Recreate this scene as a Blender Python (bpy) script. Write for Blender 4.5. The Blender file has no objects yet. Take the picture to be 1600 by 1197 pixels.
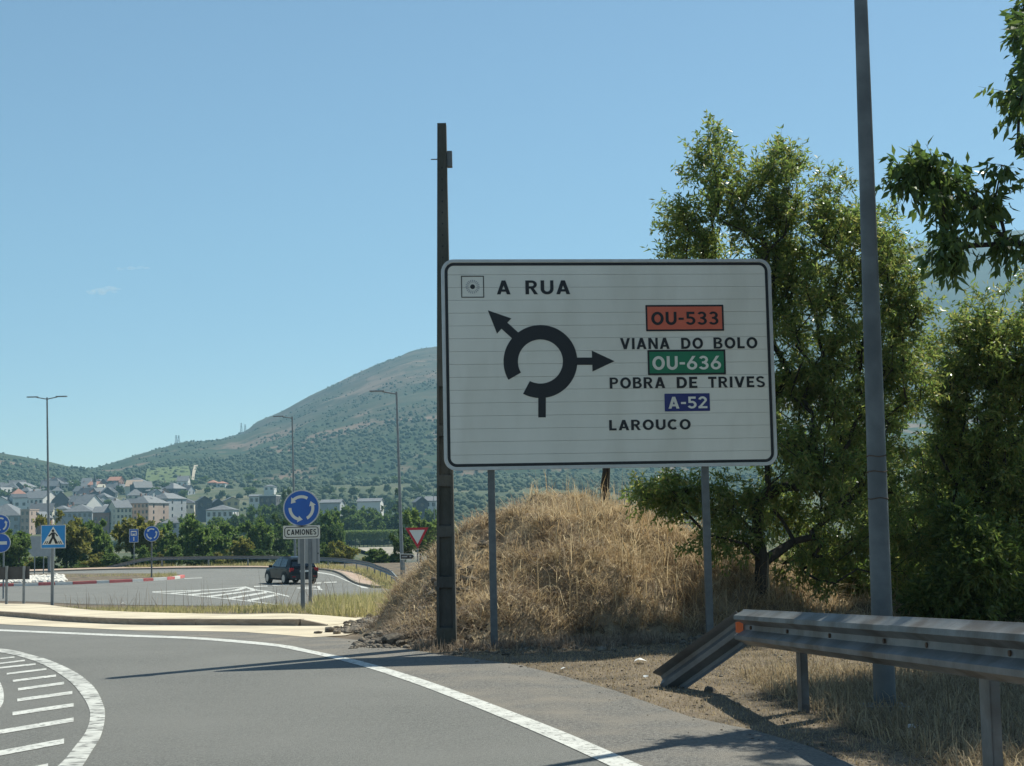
import bpy, bmesh, math, random
import numpy as np
from mathutils import Vector, Matrix

sc = bpy.context.scene
R = math.radians
random.seed(7)
rng = np.random.default_rng(11)

# ---------------------------------------------------------------- camera, sky, sun, exposure
W0, H0, F = 1600.0, 1197.0, 2400.0
CAM = Vector((0, 0, 1.55)); PITCH = math.atan(216.5 / F); ROLL = 0.020
SUN_AZ, SUN_EL = R(47), R(55)          # clockwise from +Y, above the horizon
cd = bpy.data.cameras.new('camera'); cam = bpy.data.objects.new('camera', cd); sc.collection.objects.link(cam)
cd.sensor_width = 36; cd.lens = F / W0 * 36; cd.clip_start = .1; cd.clip_end = 20000
CM = Matrix.Rotation(math.pi / 2 + PITCH, 3, 'X') @ Matrix.Rotation(-ROLL, 3, 'Z')
cam.matrix_world = Matrix.Translation(CAM) @ CM.to_4x4()
sc.camera = cam
world = bpy.data.worlds.new('World'); sc.world = world; world.use_nodes = True
wn = world.node_tree.nodes
sky = wn.new('ShaderNodeTexSky'); sky.sky_type = 'NISHITA'; sky.sun_disc = False
sky.sun_elevation = SUN_EL; sky.sun_rotation = SUN_AZ; sky.altitude = 350; sky.air_density = .78; sky.dust_density = .3; sky.ozone_density = .1
tint = wn.new('ShaderNodeMix'); tint.data_type = 'RGBA'; tint.blend_type = 'MULTIPLY'; tint.inputs[0].default_value = 1; tint.inputs[7].default_value = (.86, 1.0, .975, 1)   # the even cast of the tinted windscreen the photograph was taken through
world.node_tree.links.new(sky.outputs[0], tint.inputs[6]); world.node_tree.links.new(tint.outputs[2], wn['Background'].inputs[0]); wn['Background'].inputs[1].default_value = .095
sun_d = bpy.data.lights.new('sun', 'SUN'); sun_d.energy = 4.9; sun_d.angle = R(.5); sun_d.color = (1, .975, .85)
sun = bpy.data.objects.new('sun', sun_d); sc.collection.objects.link(sun)
SUNV = Vector((math.sin(SUN_AZ) * math.cos(SUN_EL), math.cos(SUN_AZ) * math.cos(SUN_EL), math.sin(SUN_EL)))
sun.rotation_euler = SUNV.to_track_quat('Z', 'Y').to_euler(); sun.location = (30, 30, 60)
sc.view_settings.view_transform = 'Standard'; sc.view_settings.look = 'None'
sc.view_settings.exposure = 0.5; sc.view_settings.gamma = 1
sc.render.engine = 'CYCLES'
sc.cycles.max_bounces = 6; sc.cycles.diffuse_bounces = 3; sc.cycles.transparent_max_bounces = 8; sc.cycles.volume_bounces = 0
sc.cycles.use_denoising = True

# ---------------------------------------------------------------- layout helpers
def ray(px, py):
    return CM @ Vector(((px - W0 / 2) / F, -(py - (H0 / 2)) / F, -1))
def at(px, py, Y):                     # the point at distance Y ahead that is seen at this pixel of the photograph
    d = ray(px, py); return CAM + d * (Y / d.y)
Y1, Y2, ZP = 20.0, 86.7, -2.0
def g(y):                              # road level: flat, then falling to the roundabout plateau
    y = np.asarray(y, float)
    return np.interp(y, [Y1, Y2], [0, ZP])
def gz(y): return float(g(y))
def G(px, py, lift=0.0):               # point on the road surface
    d = ray(px, py); o = CAM.z - lift
    t = -o / d.z; y = d.y * t
    if y > Y1:
        s = ZP / (Y2 - Y1); t = -(o + s * Y1) / (d.z - s * d.y); y = d.y * t
        if y > Y2 or t < 0:
            t = (ZP - o) / d.z; y = d.y * t
    return Vector((d.x * t, y, gz(y)))

LAT = np.random.default_rng(3).random((256, 256))
def vnoise(x, y):
    x = np.asarray(x, float); y = np.asarray(y, float)
    xi = np.floor(x).astype(int); yi = np.floor(y).astype(int); fx = x - xi; fy = y - yi
    fx = fx * fx * (3 - 2 * fx); fy = fy * fy * (3 - 2 * fy)
    a = LAT[xi % 256, yi % 256]; b = LAT[(xi + 1) % 256, yi % 256]; c = LAT[xi % 256, (yi + 1) % 256]; d = LAT[(xi + 1) % 256, (yi + 1) % 256]
    return (a * (1 - fx) + b * fx) * (1 - fy) + (c * (1 - fx) + d * fx) * fy
def fbm(x, y, o=4):
    s = 0; a = .5
    for i in range(o):
        s = s + a * (vnoise(x * 2 ** i + 17.3 * i, y * 2 ** i + 5.1 * i) - .5); a *= .5
    return s

# ---------------------------------------------------------------- materials
MATS = {}
def nmat(name):
    m = bpy.data.materials.new(name); m.use_nodes = True; MATS[name] = m
    nt = m.node_tree; return m, nt, nt.nodes, nt.nodes['Principled BSDF']
def mat(name, c1, c2=None, scale=3.0, rough=.7, metal=0.0, bump=0.0, bscale=None, detail=5, c3=None, scale3=.4, spec=.4, lo=.35, hi=.65, lo3=.45, hi3=.62, stretch=None):
    m, nt, N, b = nmat(name); L = nt.links
    b.inputs['Roughness'].default_value = rough; b.inputs['Metallic'].default_value = metal
    b.inputs['Specular IOR Level'].default_value = spec
    if c2 is None:
        b.inputs['Base Color'].default_value = (*c1, 1)
    tc = N.new('ShaderNodeTexCoord'); vec = tc.outputs['Object']
    if stretch:
        mp = N.new('ShaderNodeMapping'); mp.inputs['Scale'].default_value = stretch; L.new(vec, mp.inputs[0]); vec = mp.outputs[0]
    if c2 is not None:
        n = N.new('ShaderNodeTexNoise'); n.inputs['Scale'].default_value = scale; n.inputs['Detail'].default_value = detail; n.inputs['Roughness'].default_value = .62
        L.new(vec, n.inputs['Vector'])
        r = N.new('ShaderNodeValToRGB'); r.color_ramp.elements[0].position = lo; r.color_ramp.elements[1].position = hi
        r.color_ramp.elements[0].color = (*c1, 1); r.color_ramp.elements[1].color = (*c2, 1); L.new(n.outputs[0], r.inputs[0]); col = r.outputs[0]
        if c3 is not None:
            n3 = N.new('ShaderNodeTexNoise'); n3.inputs['Scale'].default_value = scale3; n3.inputs['Detail'].default_value = 6; L.new(vec, n3.inputs['Vector'])
            r3 = N.new('ShaderNodeValToRGB'); r3.color_ramp.elements[0].position = lo3; r3.color_ramp.elements[1].position = hi3
            L.new(n3.outputs[0], r3.inputs[0])
            mx = N.new('ShaderNodeMix'); mx.data_type = 'RGBA'; L.new(r3.outputs[0], mx.inputs[0]); L.new(col, mx.inputs[6]); mx.inputs[7].default_value = (*c3, 1); col = mx.outputs[2]
        L.new(col, b.inputs['Base Color'])
    if bump:
        n2 = N.new('ShaderNodeTexNoise'); n2.inputs['Scale'].default_value = bscale or scale * 4; n2.inputs['Detail'].default_value = 6
        L.new(vec, n2.inputs['Vector']); bp = N.new('ShaderNodeBump'); bp.inputs['Strength'].default_value = bump; bp.inputs['Distance'].default_value = .02
        L.new(n2.outputs[0], bp.inputs['Height']); L.new(bp.outputs[0], b.inputs['Normal'])
    return m
def leafmat(name, cols, trans=.35, rough=.5):
    m, nt, N, b = nmat(name); L = nt.links
    gi = N.new('ShaderNodeNewGeometry'); r = N.new('ShaderNodeValToRGB')
    el = r.color_ramp.elements
    while len(el) < len(cols): el.new(.5)
    for i, c in enumerate(cols): el[i].position = i / (len(cols) - 1); el[i].color = (*c, 1)
    L.new(gi.outputs['Random Per Island'], r.inputs[0]); L.new(r.outputs[0], b.inputs['Base Color'])
    b.inputs['Roughness'].default_value = rough; b.inputs['Specular IOR Level'].default_value = .35
    t = N.new('ShaderNodeBsdfTranslucent'); hs = N.new('ShaderNodeHueSaturation'); hs.inputs['Value'].default_value = 1.25; hs.inputs['Saturation'].default_value = 1.1
    L.new(r.outputs[0], hs.inputs['Color']); L.new(hs.outputs[0], t.inputs[0])
    mx = N.new('ShaderNodeMixShader'); mx.inputs[0].default_value = trans
    L.new(b.outputs[0], mx.inputs[1]); L.new(t.outputs[0], mx.inputs[2]); L.new(mx.outputs[0], N['Material Output'].inputs[0])
    return m
mat('soil', (.115, .088, .06), (.20, .155, .105), 2.6, .95, bump=.9, bscale=14, c3=(.075, .06, .042), scale3=1.1)
mat('straw_soil', (.25, .195, .125), (.40, .32, .21), 3.2, .95, bump=.9, bscale=16, c3=(.16, .12, .08), scale3=1.3)
mat('asphalt', (.10, .10, .092), (.205, .204, .187), 75, .85, bump=.7, bscale=160, detail=4, c3=(.19, .188, .172), scale3=.45, lo3=.35, hi3=.8, lo=.38, hi=.62)
mat('old_asphalt', (.105, .10, .092), (.235, .222, .198), 45, .9, bump=.9, bscale=110, detail=4, c3=(.235, .21, .175), scale3=1.6, lo3=.42, hi3=.7, lo=.38, hi=.62)
mat('paint', (.40, .40, .37), (.57, .57, .53), 3.5, .7, bump=.3, bscale=150, lo=.3, hi=.55, c3=(.19, .19, .175), scale3=22, lo3=.565, hi3=.64)
mat('paint_worn', (.33, .33, .305), (.56, .56, .52), 3.0, .75, bump=.3, bscale=150, lo=.33, hi=.6, c3=(.17, .17, .158), scale3=9, lo3=.5, hi3=.62)
mat('pavement', (.54, .465, .335), (.64, .56, .42), 1.6, .9, bump=.3, bscale=50, c3=(.45, .385, .285), scale3=.6)
mat('pavement_red', (.35, .25, .19), (.46, .345, .27), 2, .9, bump=.3, bscale=40)
mat('kerb_stone', (.24, .195, .15), (.34, .285, .225), 4, .9, bump=.4, bscale=40)
mat('kerb_red', (.60, .11, .11), (.66, .22, .20), 2.5, .8, bump=.2, bscale=30)
mat('kerb_white', (.62, .60, .55), (.76, .74, .69), 2.5, .8, bump=.2, bscale=30)
mat('rock', (.12, .10, .08), (.27, .235, .185), 5.2, .95, bump=1, bscale=24, c3=(.075, .062, .048), scale3=3)
mat('pale_stone', (.55, .52, .46), (.72, .69, .63), 4, .95, bump=.5, bscale=30)
mat('galvanised', (.105, .118, .122), (.15, .163, .166), 9, .55, metal=.15, bump=.08, bscale=60)
mat('rail_steel', (.12, .13, .133), (.195, .20, .20), 3.5, .5, metal=.25, bump=.12, bscale=40, c3=(.09, .08, .07), scale3=2.5, lo3=.48, hi3=.66)
mat('lamp_paint', (.10, .114, .12), (.15, .165, .17), 5, .55, metal=.1, bump=.1, bscale=50, c3=(.075, .085, .09), scale3=1.2)
mat('far_steel', (.18, .20, .21), (.24, .26, .265), 4, .55, metal=.25)
mat('concrete', (.065, .064, .058), (.115, .11, .095), 3.2, .95, bump=.8, bscale=30, c3=(.05, .056, .042), scale3=1.0, stretch=(1, 1, .5))
mat('sign_white', (.70, .695, .62), (.76, .755, .68), 1.7, .45, bump=.03, bscale=30, spec=.35, c3=(.63, .62, .54), scale3=2.2, lo3=.5, hi3=.78, stretch=(1, 1, .3))
mat('sign_back', (.33, .345, .35), (.40, .415, .42), 2, .5, metal=.4)
mat('sign_black', (.012, .014, .018), rough=.5); mat('sign_rim', (.44, .455, .455), (.52, .53, .53), 6, .4, metal=.3)
mat('sign_orange', (.60, .125, .07), (.66, .15, .085), 4, .5); mat('sign_green', (.012, .17, .085), (.018, .20, .10), 4, .5)
mat('sign_blue_dark', (.02, .03, .16), rough=.5); mat('sign_blue', (.012, .10, .42), (.016, .12, .47), 3, .4)
mat('sign_blue2', (.016, .21, .52), (.02, .25, .58), 3, .4)
mat('sign_red', (.50, .02, .035), rough=.45); mat('sign_brown', (.035, .025, .022), rough=.5); mat('sign_grey', (.40, .41, .41), rough=.5)
mat('board_shaded', (.05, .052, .055), (.075, .075, .075), 3, .7)  # sign back on its shaded side: the shade is in this colour
mat('orange_plastic', (.75, .13, .02), rough=.35); mat('rust', (.07, .045, .032), (.12, .075, .05), 8, .9)
mat('bark', (.022, .018, .014), (.055, .045, .035), 9, .95, bump=1, bscale=30, stretch=(1, 1, .25))
mat('litter', (.72, .71, .68), rough=.8)
mat('car_paint', (.006, .0075, .01), rough=.3, spec=.25); mat('car_glass', (.015, .02, .025), rough=.05, spec=.8)
mat('tyre', (.015, .015, .016), rough=.85); mat('alloy', (.42, .43, .44), rough=.3, metal=.9); mat('tail_red', (.33, .01, .015), rough=.2); mat('black_plastic', (.02, .02, .022), rough=.6)
mat('wall_white', (.62, .60, .56), (.70, .68, .64), .3, .9); mat('wall_cream', (.58, .52, .40), (.64, .58, .46), .3, .9)
mat('wall_pink', (.42, .31, .25), (.48, .36, .29), .3, .9); mat('wall_brick', (.30, .17, .13), (.36, .21, .165), .3, .9)
mat('wall_grey', (.34, .35, .36), (.42, .43, .43), .3, .9); mat('wall_ochre', (.50, .40, .22), (.55, .45, .27), .3, .9); mat('wall_dark', (.09, .095, .105), (.12, .12, .13), .3, .9)
mat('slate', (.115, .12, .128), (.17, .175, .18), .9, .6, bump=.5, bscale=6); mat('slate_dark', (.05, .054, .062), (.08, .084, .092), .9, .6, bump=.5, bscale=6)
mat('tile_red', (.36, .16, .11), (.44, .23, .16), 1.2, .85); mat('tile_tan', (.30, .22, .16), (.35, .26, .19), 1.2, .85)
mat('window_glass', (.03, .038, .045), rough=.12, spec=.7); mat('shutter', (.22, .15, .11), rough=.7)
mat('valley', (.04, .055, .022), (.085, .095, .04), .05, .95, c3=(.16, .14, .08), scale3=.02, lo3=.55, hi3=.7)
m, nt, N, b = nmat('hill_scrub'); L_ = nt.links; b.inputs['Roughness'].default_value = .98; b.inputs['Specular IOR Level'].default_value = .1
tc = N.new('ShaderNodeTexCoord'); sx = N.new('ShaderNodeSeparateXYZ'); L_.new(tc.outputs['Object'], sx.inputs[0])
def noise_(sc_, det, vec=None):
    n_ = N.new('ShaderNodeTexNoise'); n_.inputs['Scale'].default_value = sc_; n_.inputs['Detail'].default_value = det; n_.inputs['Roughness'].default_value = .65; L_.new(vec or tc.outputs['Object'], n_.inputs['Vector']); return n_.outputs[0]
def ramp_(src, cols):
    r_ = N.new('ShaderNodeValToRGB'); e_ = r_.color_ramp.elements
    while len(e_) < len(cols): e_.new(.5)
    for k_, (p_, c_) in enumerate(cols): e_[k_].position = p_; e_[k_].color = (*c_, 1)
    L_.new(src, r_.inputs[0]); return r_.outputs[0]
def mixc(f, c1_, c2_):
    x_ = N.new('ShaderNodeMix'); x_.data_type = 'RGBA'; L_.new(f, x_.inputs[0]); L_.new(c1_, x_.inputs[6]); L_.new(c2_, x_.inputs[7]); return x_.outputs[2]
low = ramp_(noise_(.03, 10), [(.36, (.028, .048, .025)), (.52, (.046, .066, .032)), (.68, (.085, .092, .05))])
high = ramp_(noise_(.022, 10), [(.36, (.04, .05, .03)), (.5, (.085, .076, .053)), (.66, (.15, .115, .084))])
mr_ = N.new('ShaderNodeMapRange'); mr_.inputs[1].default_value = 70; mr_.inputs[2].default_value = 215; L_.new(sx.outputs[2], mr_.inputs[0])
ad = N.new('ShaderNodeMath'); ad.operation = 'ADD'; L_.new(mr_.outputs[0], ad.inputs[0]); sb = N.new('ShaderNodeMath'); sb.operation = 'MULTIPLY_ADD'; sb.inputs[1].default_value = 2.2; sb.inputs[2].default_value = -1.1; L_.new(noise_(.006, 6), sb.inputs[0]); L_.new(sb.outputs[0], ad.inputs[1]); ad.use_clamp = True
col = mixc(ad.outputs[0], low, high)
scar = ramp_(noise_(.0075, 7), [(.56, (0, 0, 0)), (.62, (1, 1, 1))]); rgb = N.new('ShaderNodeRGB'); rgb.outputs[0].default_value = (.19, .135, .10, 1)
L_.new(mixc(scar, col, rgb.outputs[0]), b.inputs['Base Color'])
mat('hill_far', (.045, .06, .045), (.08, .09, .068), .012, .98)
mat('field_green', (.085, .115, .035), (.12, .15, .05), .06, .95); mat('track', (.42, .36, .27), rough=.95)
mat('bank_gravel', (.26, .23, .185), (.36, .32, .26), .5, .95)
m, nt, N, b = nmat('water'); b.inputs['Base Color'].default_value = (.02, .035, .02, 1); b.inputs['Roughness'].default_value = .12
n = N.new('ShaderNodeTexNoise'); n.inputs['Scale'].default_value = 1.5; bp = N.new('ShaderNodeBump'); bp.inputs['Strength'].default_value = .15
nt.links.new(n.outputs[0], bp.inputs['Height']); nt.links.new(bp.outputs[0], b.inputs['Normal'])
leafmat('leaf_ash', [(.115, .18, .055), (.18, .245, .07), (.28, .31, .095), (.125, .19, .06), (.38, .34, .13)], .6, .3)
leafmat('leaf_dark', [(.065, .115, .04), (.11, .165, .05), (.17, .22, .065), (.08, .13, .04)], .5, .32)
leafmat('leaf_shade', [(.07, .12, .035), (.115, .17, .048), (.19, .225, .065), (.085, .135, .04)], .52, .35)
leafmat('far_green', [(.085, .14, .045), (.13, .19, .055), (.175, .23, .07), (.10, .16, .05)], .5, .6)
leafmat('far_dark', [(.055, .095, .036), (.08, .125, .045), (.11, .155, .058)], .45, .6)
leafmat('far_olive', [(.16, .17, .05), (.22, .22, .065), (.28, .25, .08), (.14, .16, .045)], .5, .6)
leafmat('far_light', [(.13, .19, .06), (.175, .235, .075), (.22, .27, .095)], .5, .6)
leafmat('dry_grass', [(.34, .26, .155), (.50, .40, .255), (.62, .51, .34), (.25, .185, .115), (.70, .60, .42), (.38, .29, .18), (.30, .22, .145), (.46, .33, .18)], .48, .8)
leafmat('verge_straw', [(.20, .15, .09), (.32, .25, .155), (.42, .34, .22), (.14, .105, .066), (.50, .41, .27), (.24, .18, .115)], .35, .85)
leafmat('dead_brush', [(.17, .13, .095), (.29, .23, .17), (.40, .33, .25), (.21, .16, .115), (.12, .09, .068)], .3, .9)
leafmat('green_grass', [(.30, .28, .11), (.40, .36, .16), (.54, .46, .25), (.20, .215, .08), (.60, .51, .31)], .45, .75)
leafmat('hill_bush', [(.04, .062, .034), (.055, .078, .04), (.07, .092, .048), (.046, .068, .036)], 0, .95)

# ---------------------------------------------------------------- mesh helpers
ORG = {}
class MB:
    def __init__(s): s.v = []; s.f = []
    def add(s, vs, fs):
        o = len(s.v); s.v += [tuple(v) for v in vs]; s.f += [tuple(i + o for i in f) for f in fs]; return s
    def box(s, c, d, rot=None):
        hx, hy, hz = d[0] / 2, d[1] / 2, d[2] / 2; c = Vector(c)
        vs = [Vector((x, y, z)) for x in (-hx, hx) for y in (-hy, hy) for z in (-hz, hz)]
        if rot is not None: vs = [rot @ v for v in vs]
        return s.add([c + v for v in vs], [(0, 1, 3, 2), (4, 6, 7, 5), (0, 4, 5, 1), (2, 3, 7, 6), (0, 2, 6, 4), (1, 5, 7, 3)])
    def cyl(s, p0, p1, r0, r1=None, n=12, cap=True):
        p0 = Vector(p0); p1 = Vector(p1); r1 = r0 if r1 is None else r1
        q = (p1 - p0).to_track_quat('Z', 'Y').to_matrix(); vs = []
        for p, r in ((p0, r0), (p1, r1)):
            for i in range(n):
                a = 2 * math.pi * i / n; vs.append(p + q @ Vector((r * math.cos(a), r * math.sin(a), 0)))
        fs = [(i, (i + 1) % n, n + (i + 1) % n, n + i) for i in range(n)]
        if cap: fs += [tuple(range(n - 1, -1, -1)), tuple(range(n, 2 * n))]
        return s.add(vs, fs)
    def prism(s, poly, fn, d0, d1):       # poly in 2D, fn(u, v, depth) -> 3D
        n = len(poly); vs = [fn(u, v, d0) for u, v in poly] + [fn(u, v, d1) for u, v in poly]
        fs = [(i, (i + 1) % n, n + (i + 1) % n, n + i) for i in range(n)] + [tuple(range(n - 1, -1, -1)), tuple(range(n, 2 * n))]
        return s.add(vs, fs)
    def loft(s, rings, closed=True, caps=True):
        n = len(rings[0]); vs = [p for r in rings for p in r]; fs = []
        for k in range(len(rings) - 1):
            for i in range(n if closed else n - 1):
                fs.append((k * n + i, k * n + (i + 1) % n, (k + 1) * n + (i + 1) % n, (k + 1) * n + i))
        if caps and closed: fs += [tuple(range(n - 1, -1, -1)), tuple(range((len(rings) - 1) * n, len(rings) * n))]
        return s.add(vs, fs)
def finish(me, smooth=None, bevel=0):
    bm = bmesh.new(); bm.from_mesh(me)
    bmesh.ops.recalc_face_normals(bm, faces=bm.faces)
    if bevel:
        es = [e for e in bm.edges if len(e.link_faces) == 2 and e.calc_face_angle(0) > .6]
        bmesh.ops.bevel(bm, geom=es, offset=bevel, segments=2, affect='EDGES', profile=.7)
    bm.to_mesh(me); bm.free()
    if smooth is not None:
        me.shade_smooth()
        me.set_sharp_from_angle(angle=R(smooth))
def obj(name, me, m, parent=None):
    o = bpy.data.objects.new(name, me); sc.collection.objects.link(o)
    if m and not me.materials: me.materials.append(MATS[m])
    if parent is not None: o.parent = parent; ORG[o.name] = ORG.get(parent.name, Vector((0, 0, 0)))
    return o
def part(name, mb, m, parent=None, smooth=None, bevel=0, label=None):
    off = ORG.get(parent.name, Vector((0, 0, 0))) if parent is not None else Vector((0, 0, 0))
    me = bpy.data.meshes.new(name); me.from_pydata([(v[0] - off.x, v[1] - off.y, v[2] - off.z) for v in mb.v], [], mb.f)
    finish(me, smooth, bevel); o = obj(name, me, m, parent)
    if label: o['label'] = label
    return o
def tag(o, label, cat, group=None):
    o['label'] = label; o['category'] = cat
    if group: o['group'] = group
    return o
def thing(name, label, cat, loc=(0, 0, 0), group=None, rz=0, world=True):
    o = bpy.data.objects.new(name, None); sc.collection.objects.link(o); o.empty_display_size = .2
    o.location = loc; o.rotation_euler.z = rz
    if world: ORG[o.name] = Vector(loc)      # parts are then given in world coordinates
    return tag(o, label, cat, group)
def npmesh(name, V, Fc):
    V = np.asarray(V, np.float32); Fc = np.asarray(Fc, np.int32); k = Fc.shape[1]
    me = bpy.data.meshes.new(name); me.vertices.add(len(V)); me.vertices.foreach_set('co', V.ravel())
    me.loops.add(Fc.size); me.loops.foreach_set('vertex_index', Fc.ravel())
    me.polygons.add(len(Fc)); me.polygons.foreach_set('loop_start', np.arange(0, Fc.size, k, dtype=np.int32))
    try: me.polygons.foreach_set('loop_total', np.full(len(Fc), k, np.int32))
    except Exception: pass
    me.update(calc_edges=True); return me
def struct(name, me, m, smooth=False, kind='structure'):
    o = obj(name, me, m); o['kind'] = kind
    if smooth: me.shade_smooth()
    return o
def sheet_mesh(name, pts, lift):           # a flat polygon laid on the road surface, cut where the slope changes
    bm = bmesh.new()
    vs = [bm.verts.new((p[0], p[1], 0)) for p in pts]; bm.faces.new(vs)
    bmesh.ops.triangulate(bm, faces=bm.faces)
    for y in (Y1, Y2):
        bmesh.ops.bisect_plane(bm, geom=bm.verts[:] + bm.edges[:] + bm.faces[:], plane_co=(0, y, 0), plane_no=(0, 1, 0))
    for v in bm.verts: v.co.z = gz(v.co.y) + lift
    for f in bm.faces:
        f.normal_update()
        if f.normal.z < 0: f.normal_flip()
    me = bpy.data.meshes.new(name); bm.to_mesh(me); bm.free(); return me
def smooth_path(pts, n=8):                 # Catmull-Rom through points
    P = [Vector(p) for p in pts]; out = []
    for i in range(len(P) - 1):
        a = P[max(i - 1, 0)]; b_ = P[i]; c = P[i + 1]; d = P[min(i + 2, len(P) - 1)]
        for k in range(n):
            t = k / n
            out.append(.5 * ((2 * b_) + (c - a) * t + (2 * a - 5 * b_ + 4 * c - d) * t * t + (3 * b_ - a - 3 * c + d) * t ** 3))
    out.append(P[-1]); return out

# ================================================================ THE SETTING
# near ground
MX = [-2.9, -2.3, -1.92, -1.6, -1.07, -.59, 0, .59, 1.37, 1.96, 2.55, 3.23, 3.7, 5, 8, 12]
MZ = [0, .02, .12, .50, 1.02, 1.42, 1.76, 1.90, 1.86, 1.62, 1.30, 1.02, .74, .42, .25, .1]
def mound_z(x, y):
    x = np.asarray(x, float); y = np.asarray(y, float)
    toe = 19.55 + .25 * np.sin(x * 1.3) + np.clip(x - 2, 0, 6) * .05
    f = np.clip((y - toe) / 4.0, 0, 1); f = np.where(f < 1, np.sin(f * math.pi / 2) ** 1.15, 1)
    back = 1 - np.clip((y - 25.5) / 5.5, 0, 1); back = back * back * (3 - 2 * back)
    p = np.interp(x + .25 * np.sin(y * 1.1), MX, MZ)
    h = p * f * back
    return h + (fbm(x * 1.0 + 2, y * 1.0, 5) * .95 + np.abs(fbm(x * 3.1 + 9, y * 3.1, 3)) * .45) * np.clip(h * 2, 0, 1) - .03
def near_z(x, y):
    x = np.asarray(x, float); y = np.asarray(y, float)
    drop = np.clip((y - 27 - np.clip(3 - x, 0, 3) * 8) / 25, 0, 1) * np.clip((x - 1.2) / 4, 0, 1)
    return g(y) - 6 * drop * drop * (3 - 2 * drop)
ys = np.unique(np.concatenate([np.arange(-20, 60, 1.0), np.arange(60, 144, 2.0), [Y1, Y2]])); xs = np.unique(np.concatenate([np.arange(-90, -10, 4.0), np.arange(-10, 14, .8), np.arange(14, 60, 4.0)]))
def grid(xs, ys, fn):
    X, Y = np.meshgrid(xs, ys); Z = fn(X, Y); V = np.stack([X, Y, Z], -1).reshape(-1, 3); nx = len(xs)
    j, i = np.meshgrid(np.arange(len(ys) - 1), np.arange(nx - 1), indexing='ij'); a = (j * nx + i).ravel()
    return V, np.stack([a, a + 1, a + nx + 1, a + nx], 1)
V, Fc = grid(xs, ys, near_z); struct('ground', npmesh('ground', V, Fc), 'soil')
mx_ = np.arange(-3.4, 9.01, .11); my_ = np.arange(19.2, 31.1, .11)
V, Fc = grid(mx_, my_, lambda x, y: mound_z(x, y) + near_z(x, y) + np.where(mound_z(x, y) < .0, -.05, 0)); struct('earth_mound', npmesh('earth_mound', V, Fc), 'straw_soil', True)
# verge soil humps between the shoulder and the mound
# near road
EDGE = [G(*p) for p in [(1430, 1262), (1345, 1202), (1265, 1168), (1180, 1143), (1080, 1122), (1010, 1098), (960, 1080), (890, 1060), (816, 1041), (740, 1030), (690, 1024), (620, 1012), (560, 1001), (480, 993), (400, 988), (300, 986.5), (200, 985), (100, 980), (0, 975), (-200, 966), (-500, 955)]]
road_pts = [(-60, EDGE[-1].y + 1), (-60, -20), (2.0, -20), (2.05, 4)] + [(p.x, p.y) for p in EDGE]
struct('road', sheet_mesh('road', road_pts, .006), 'asphalt')
LINE = [(-200, 977, 3), (0, 985.6, 3.2), (100, 990, 3.4), (200, 994.3, 3.6), (300, 998, 4), (400, 1006, 5), (480, 1018.5, 6), (560, 1037, 8.5), (640, 1061.5, 12), (720, 1090.5, 15.5), (800, 1122, 19), (880, 1155, 23), (960, 1191, 27), (1040, 1230, 31), (1120, 1275, 35)]
LINE = [(x, y, t * .86) for x, y, t in LINE]
inner = [G(x, y - t / 2) for x, y, t in LINE]; outer = [G(x, y + t / 2) for x, y, t in LINE]
sh = [(p.x, p.y) for p in smooth_path([G(x, y + t * .2) for x, y, t in LINE if x >= 300], 6)]
sh = [p for p in sh if p[1] > EDGE[0].y] + [(p.x, p.y) for p in EDGE[:17]]
struct('road_shoulder', sheet_mesh('road_shoulder', sh, .0078), 'old_asphalt')
def strip(name, a, b, lift, m='paint', sm=6):
    a = smooth_path(a, sm) if sm else a; b = smooth_path(b, sm) if sm else b
    bm = bmesh.new(); A = [bm.verts.new((p.x, p.y, 0)) for p in a]; B = [bm.verts.new((p.x, p.y, 0)) for p in b]
    for i in range(len(A) - 1): bm.faces.new((A[i], A[i + 1], B[i + 1], B[i]))
    for y in (Y1, Y2): bmesh.ops.bisect_plane(bm, geom=bm.verts[:] + bm.edges[:] + bm.faces[:], plane_co=(0, y, 0), plane_no=(0, 1, 0))
    for v in bm.verts: v.co.z = gz(v.co.y) + lift
    for f in bm.faces:
        f.normal_update()
        if f.normal.z < 0: f.normal_flip()
    me = bpy.data.meshes.new(name); bm.to_mesh(me); bm.free(); return struct(name, me, m)
strip('edge_line', inner, outer, .0105)
ZB = lambda p: (p[0] / 4, 950 + p[1] / 4)
ISL = [(-260, 258, 8, 0), (0, 270, 12, 0), (150, 300, 14, 4), (300, 350, 18, 12), (450, 432, 24, 24), (545, 520, 20, 42), (600, 620, 8, 46), (608, 700, 4, 47), (580, 800, -8, 50), (520, 890, -16, 52), (450, 988, -22, 56), (330, 1110, -30, 66)]
iA = [G(*ZB((x + nx, y - abs(ny) if ny > 0 else y + ny * 0 - (0 if ny >= 0 else ny)))) for x, y, ny, nx in ISL]
iB = [G(*ZB((x - nx, y + abs(ny) if ny > 0 else y + ny))) for x, y, ny, nx in ISL]
strip('island_outline', iA, iB, .0105, 'paint_worn')
DASH = [((-160, 338), (90, 312), 8), ((-120, 366), (155, 333), 9), ((-40, 383), (222, 356), 10), ((42, 417), (290, 387), 11), ((80, 462), (350, 428), 13), ((112, 515), (400, 475), 16), ((108, 582), (452, 535), 19), ((78, 668), (460, 612), 22), ((-60, 792), (460, 705), 26), ((-120, 938), (400, 840), 32), ((-200, 1100), (300, 1000), 38)]
for a, b_, t in DASH:
    pts = [G(*ZB((a[0], a[1] - t / 2))), G(*ZB((b_[0], b_[1] - t / 2))), G(*ZB((b_[0], b_[1] + t / 2))), G(*ZB((a[0], a[1] + t / 2)))]
    struct('hatch_bar', sheet_mesh('hatch_bar', [(p.x, p.y) for p in pts], .010), 'paint')
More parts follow.
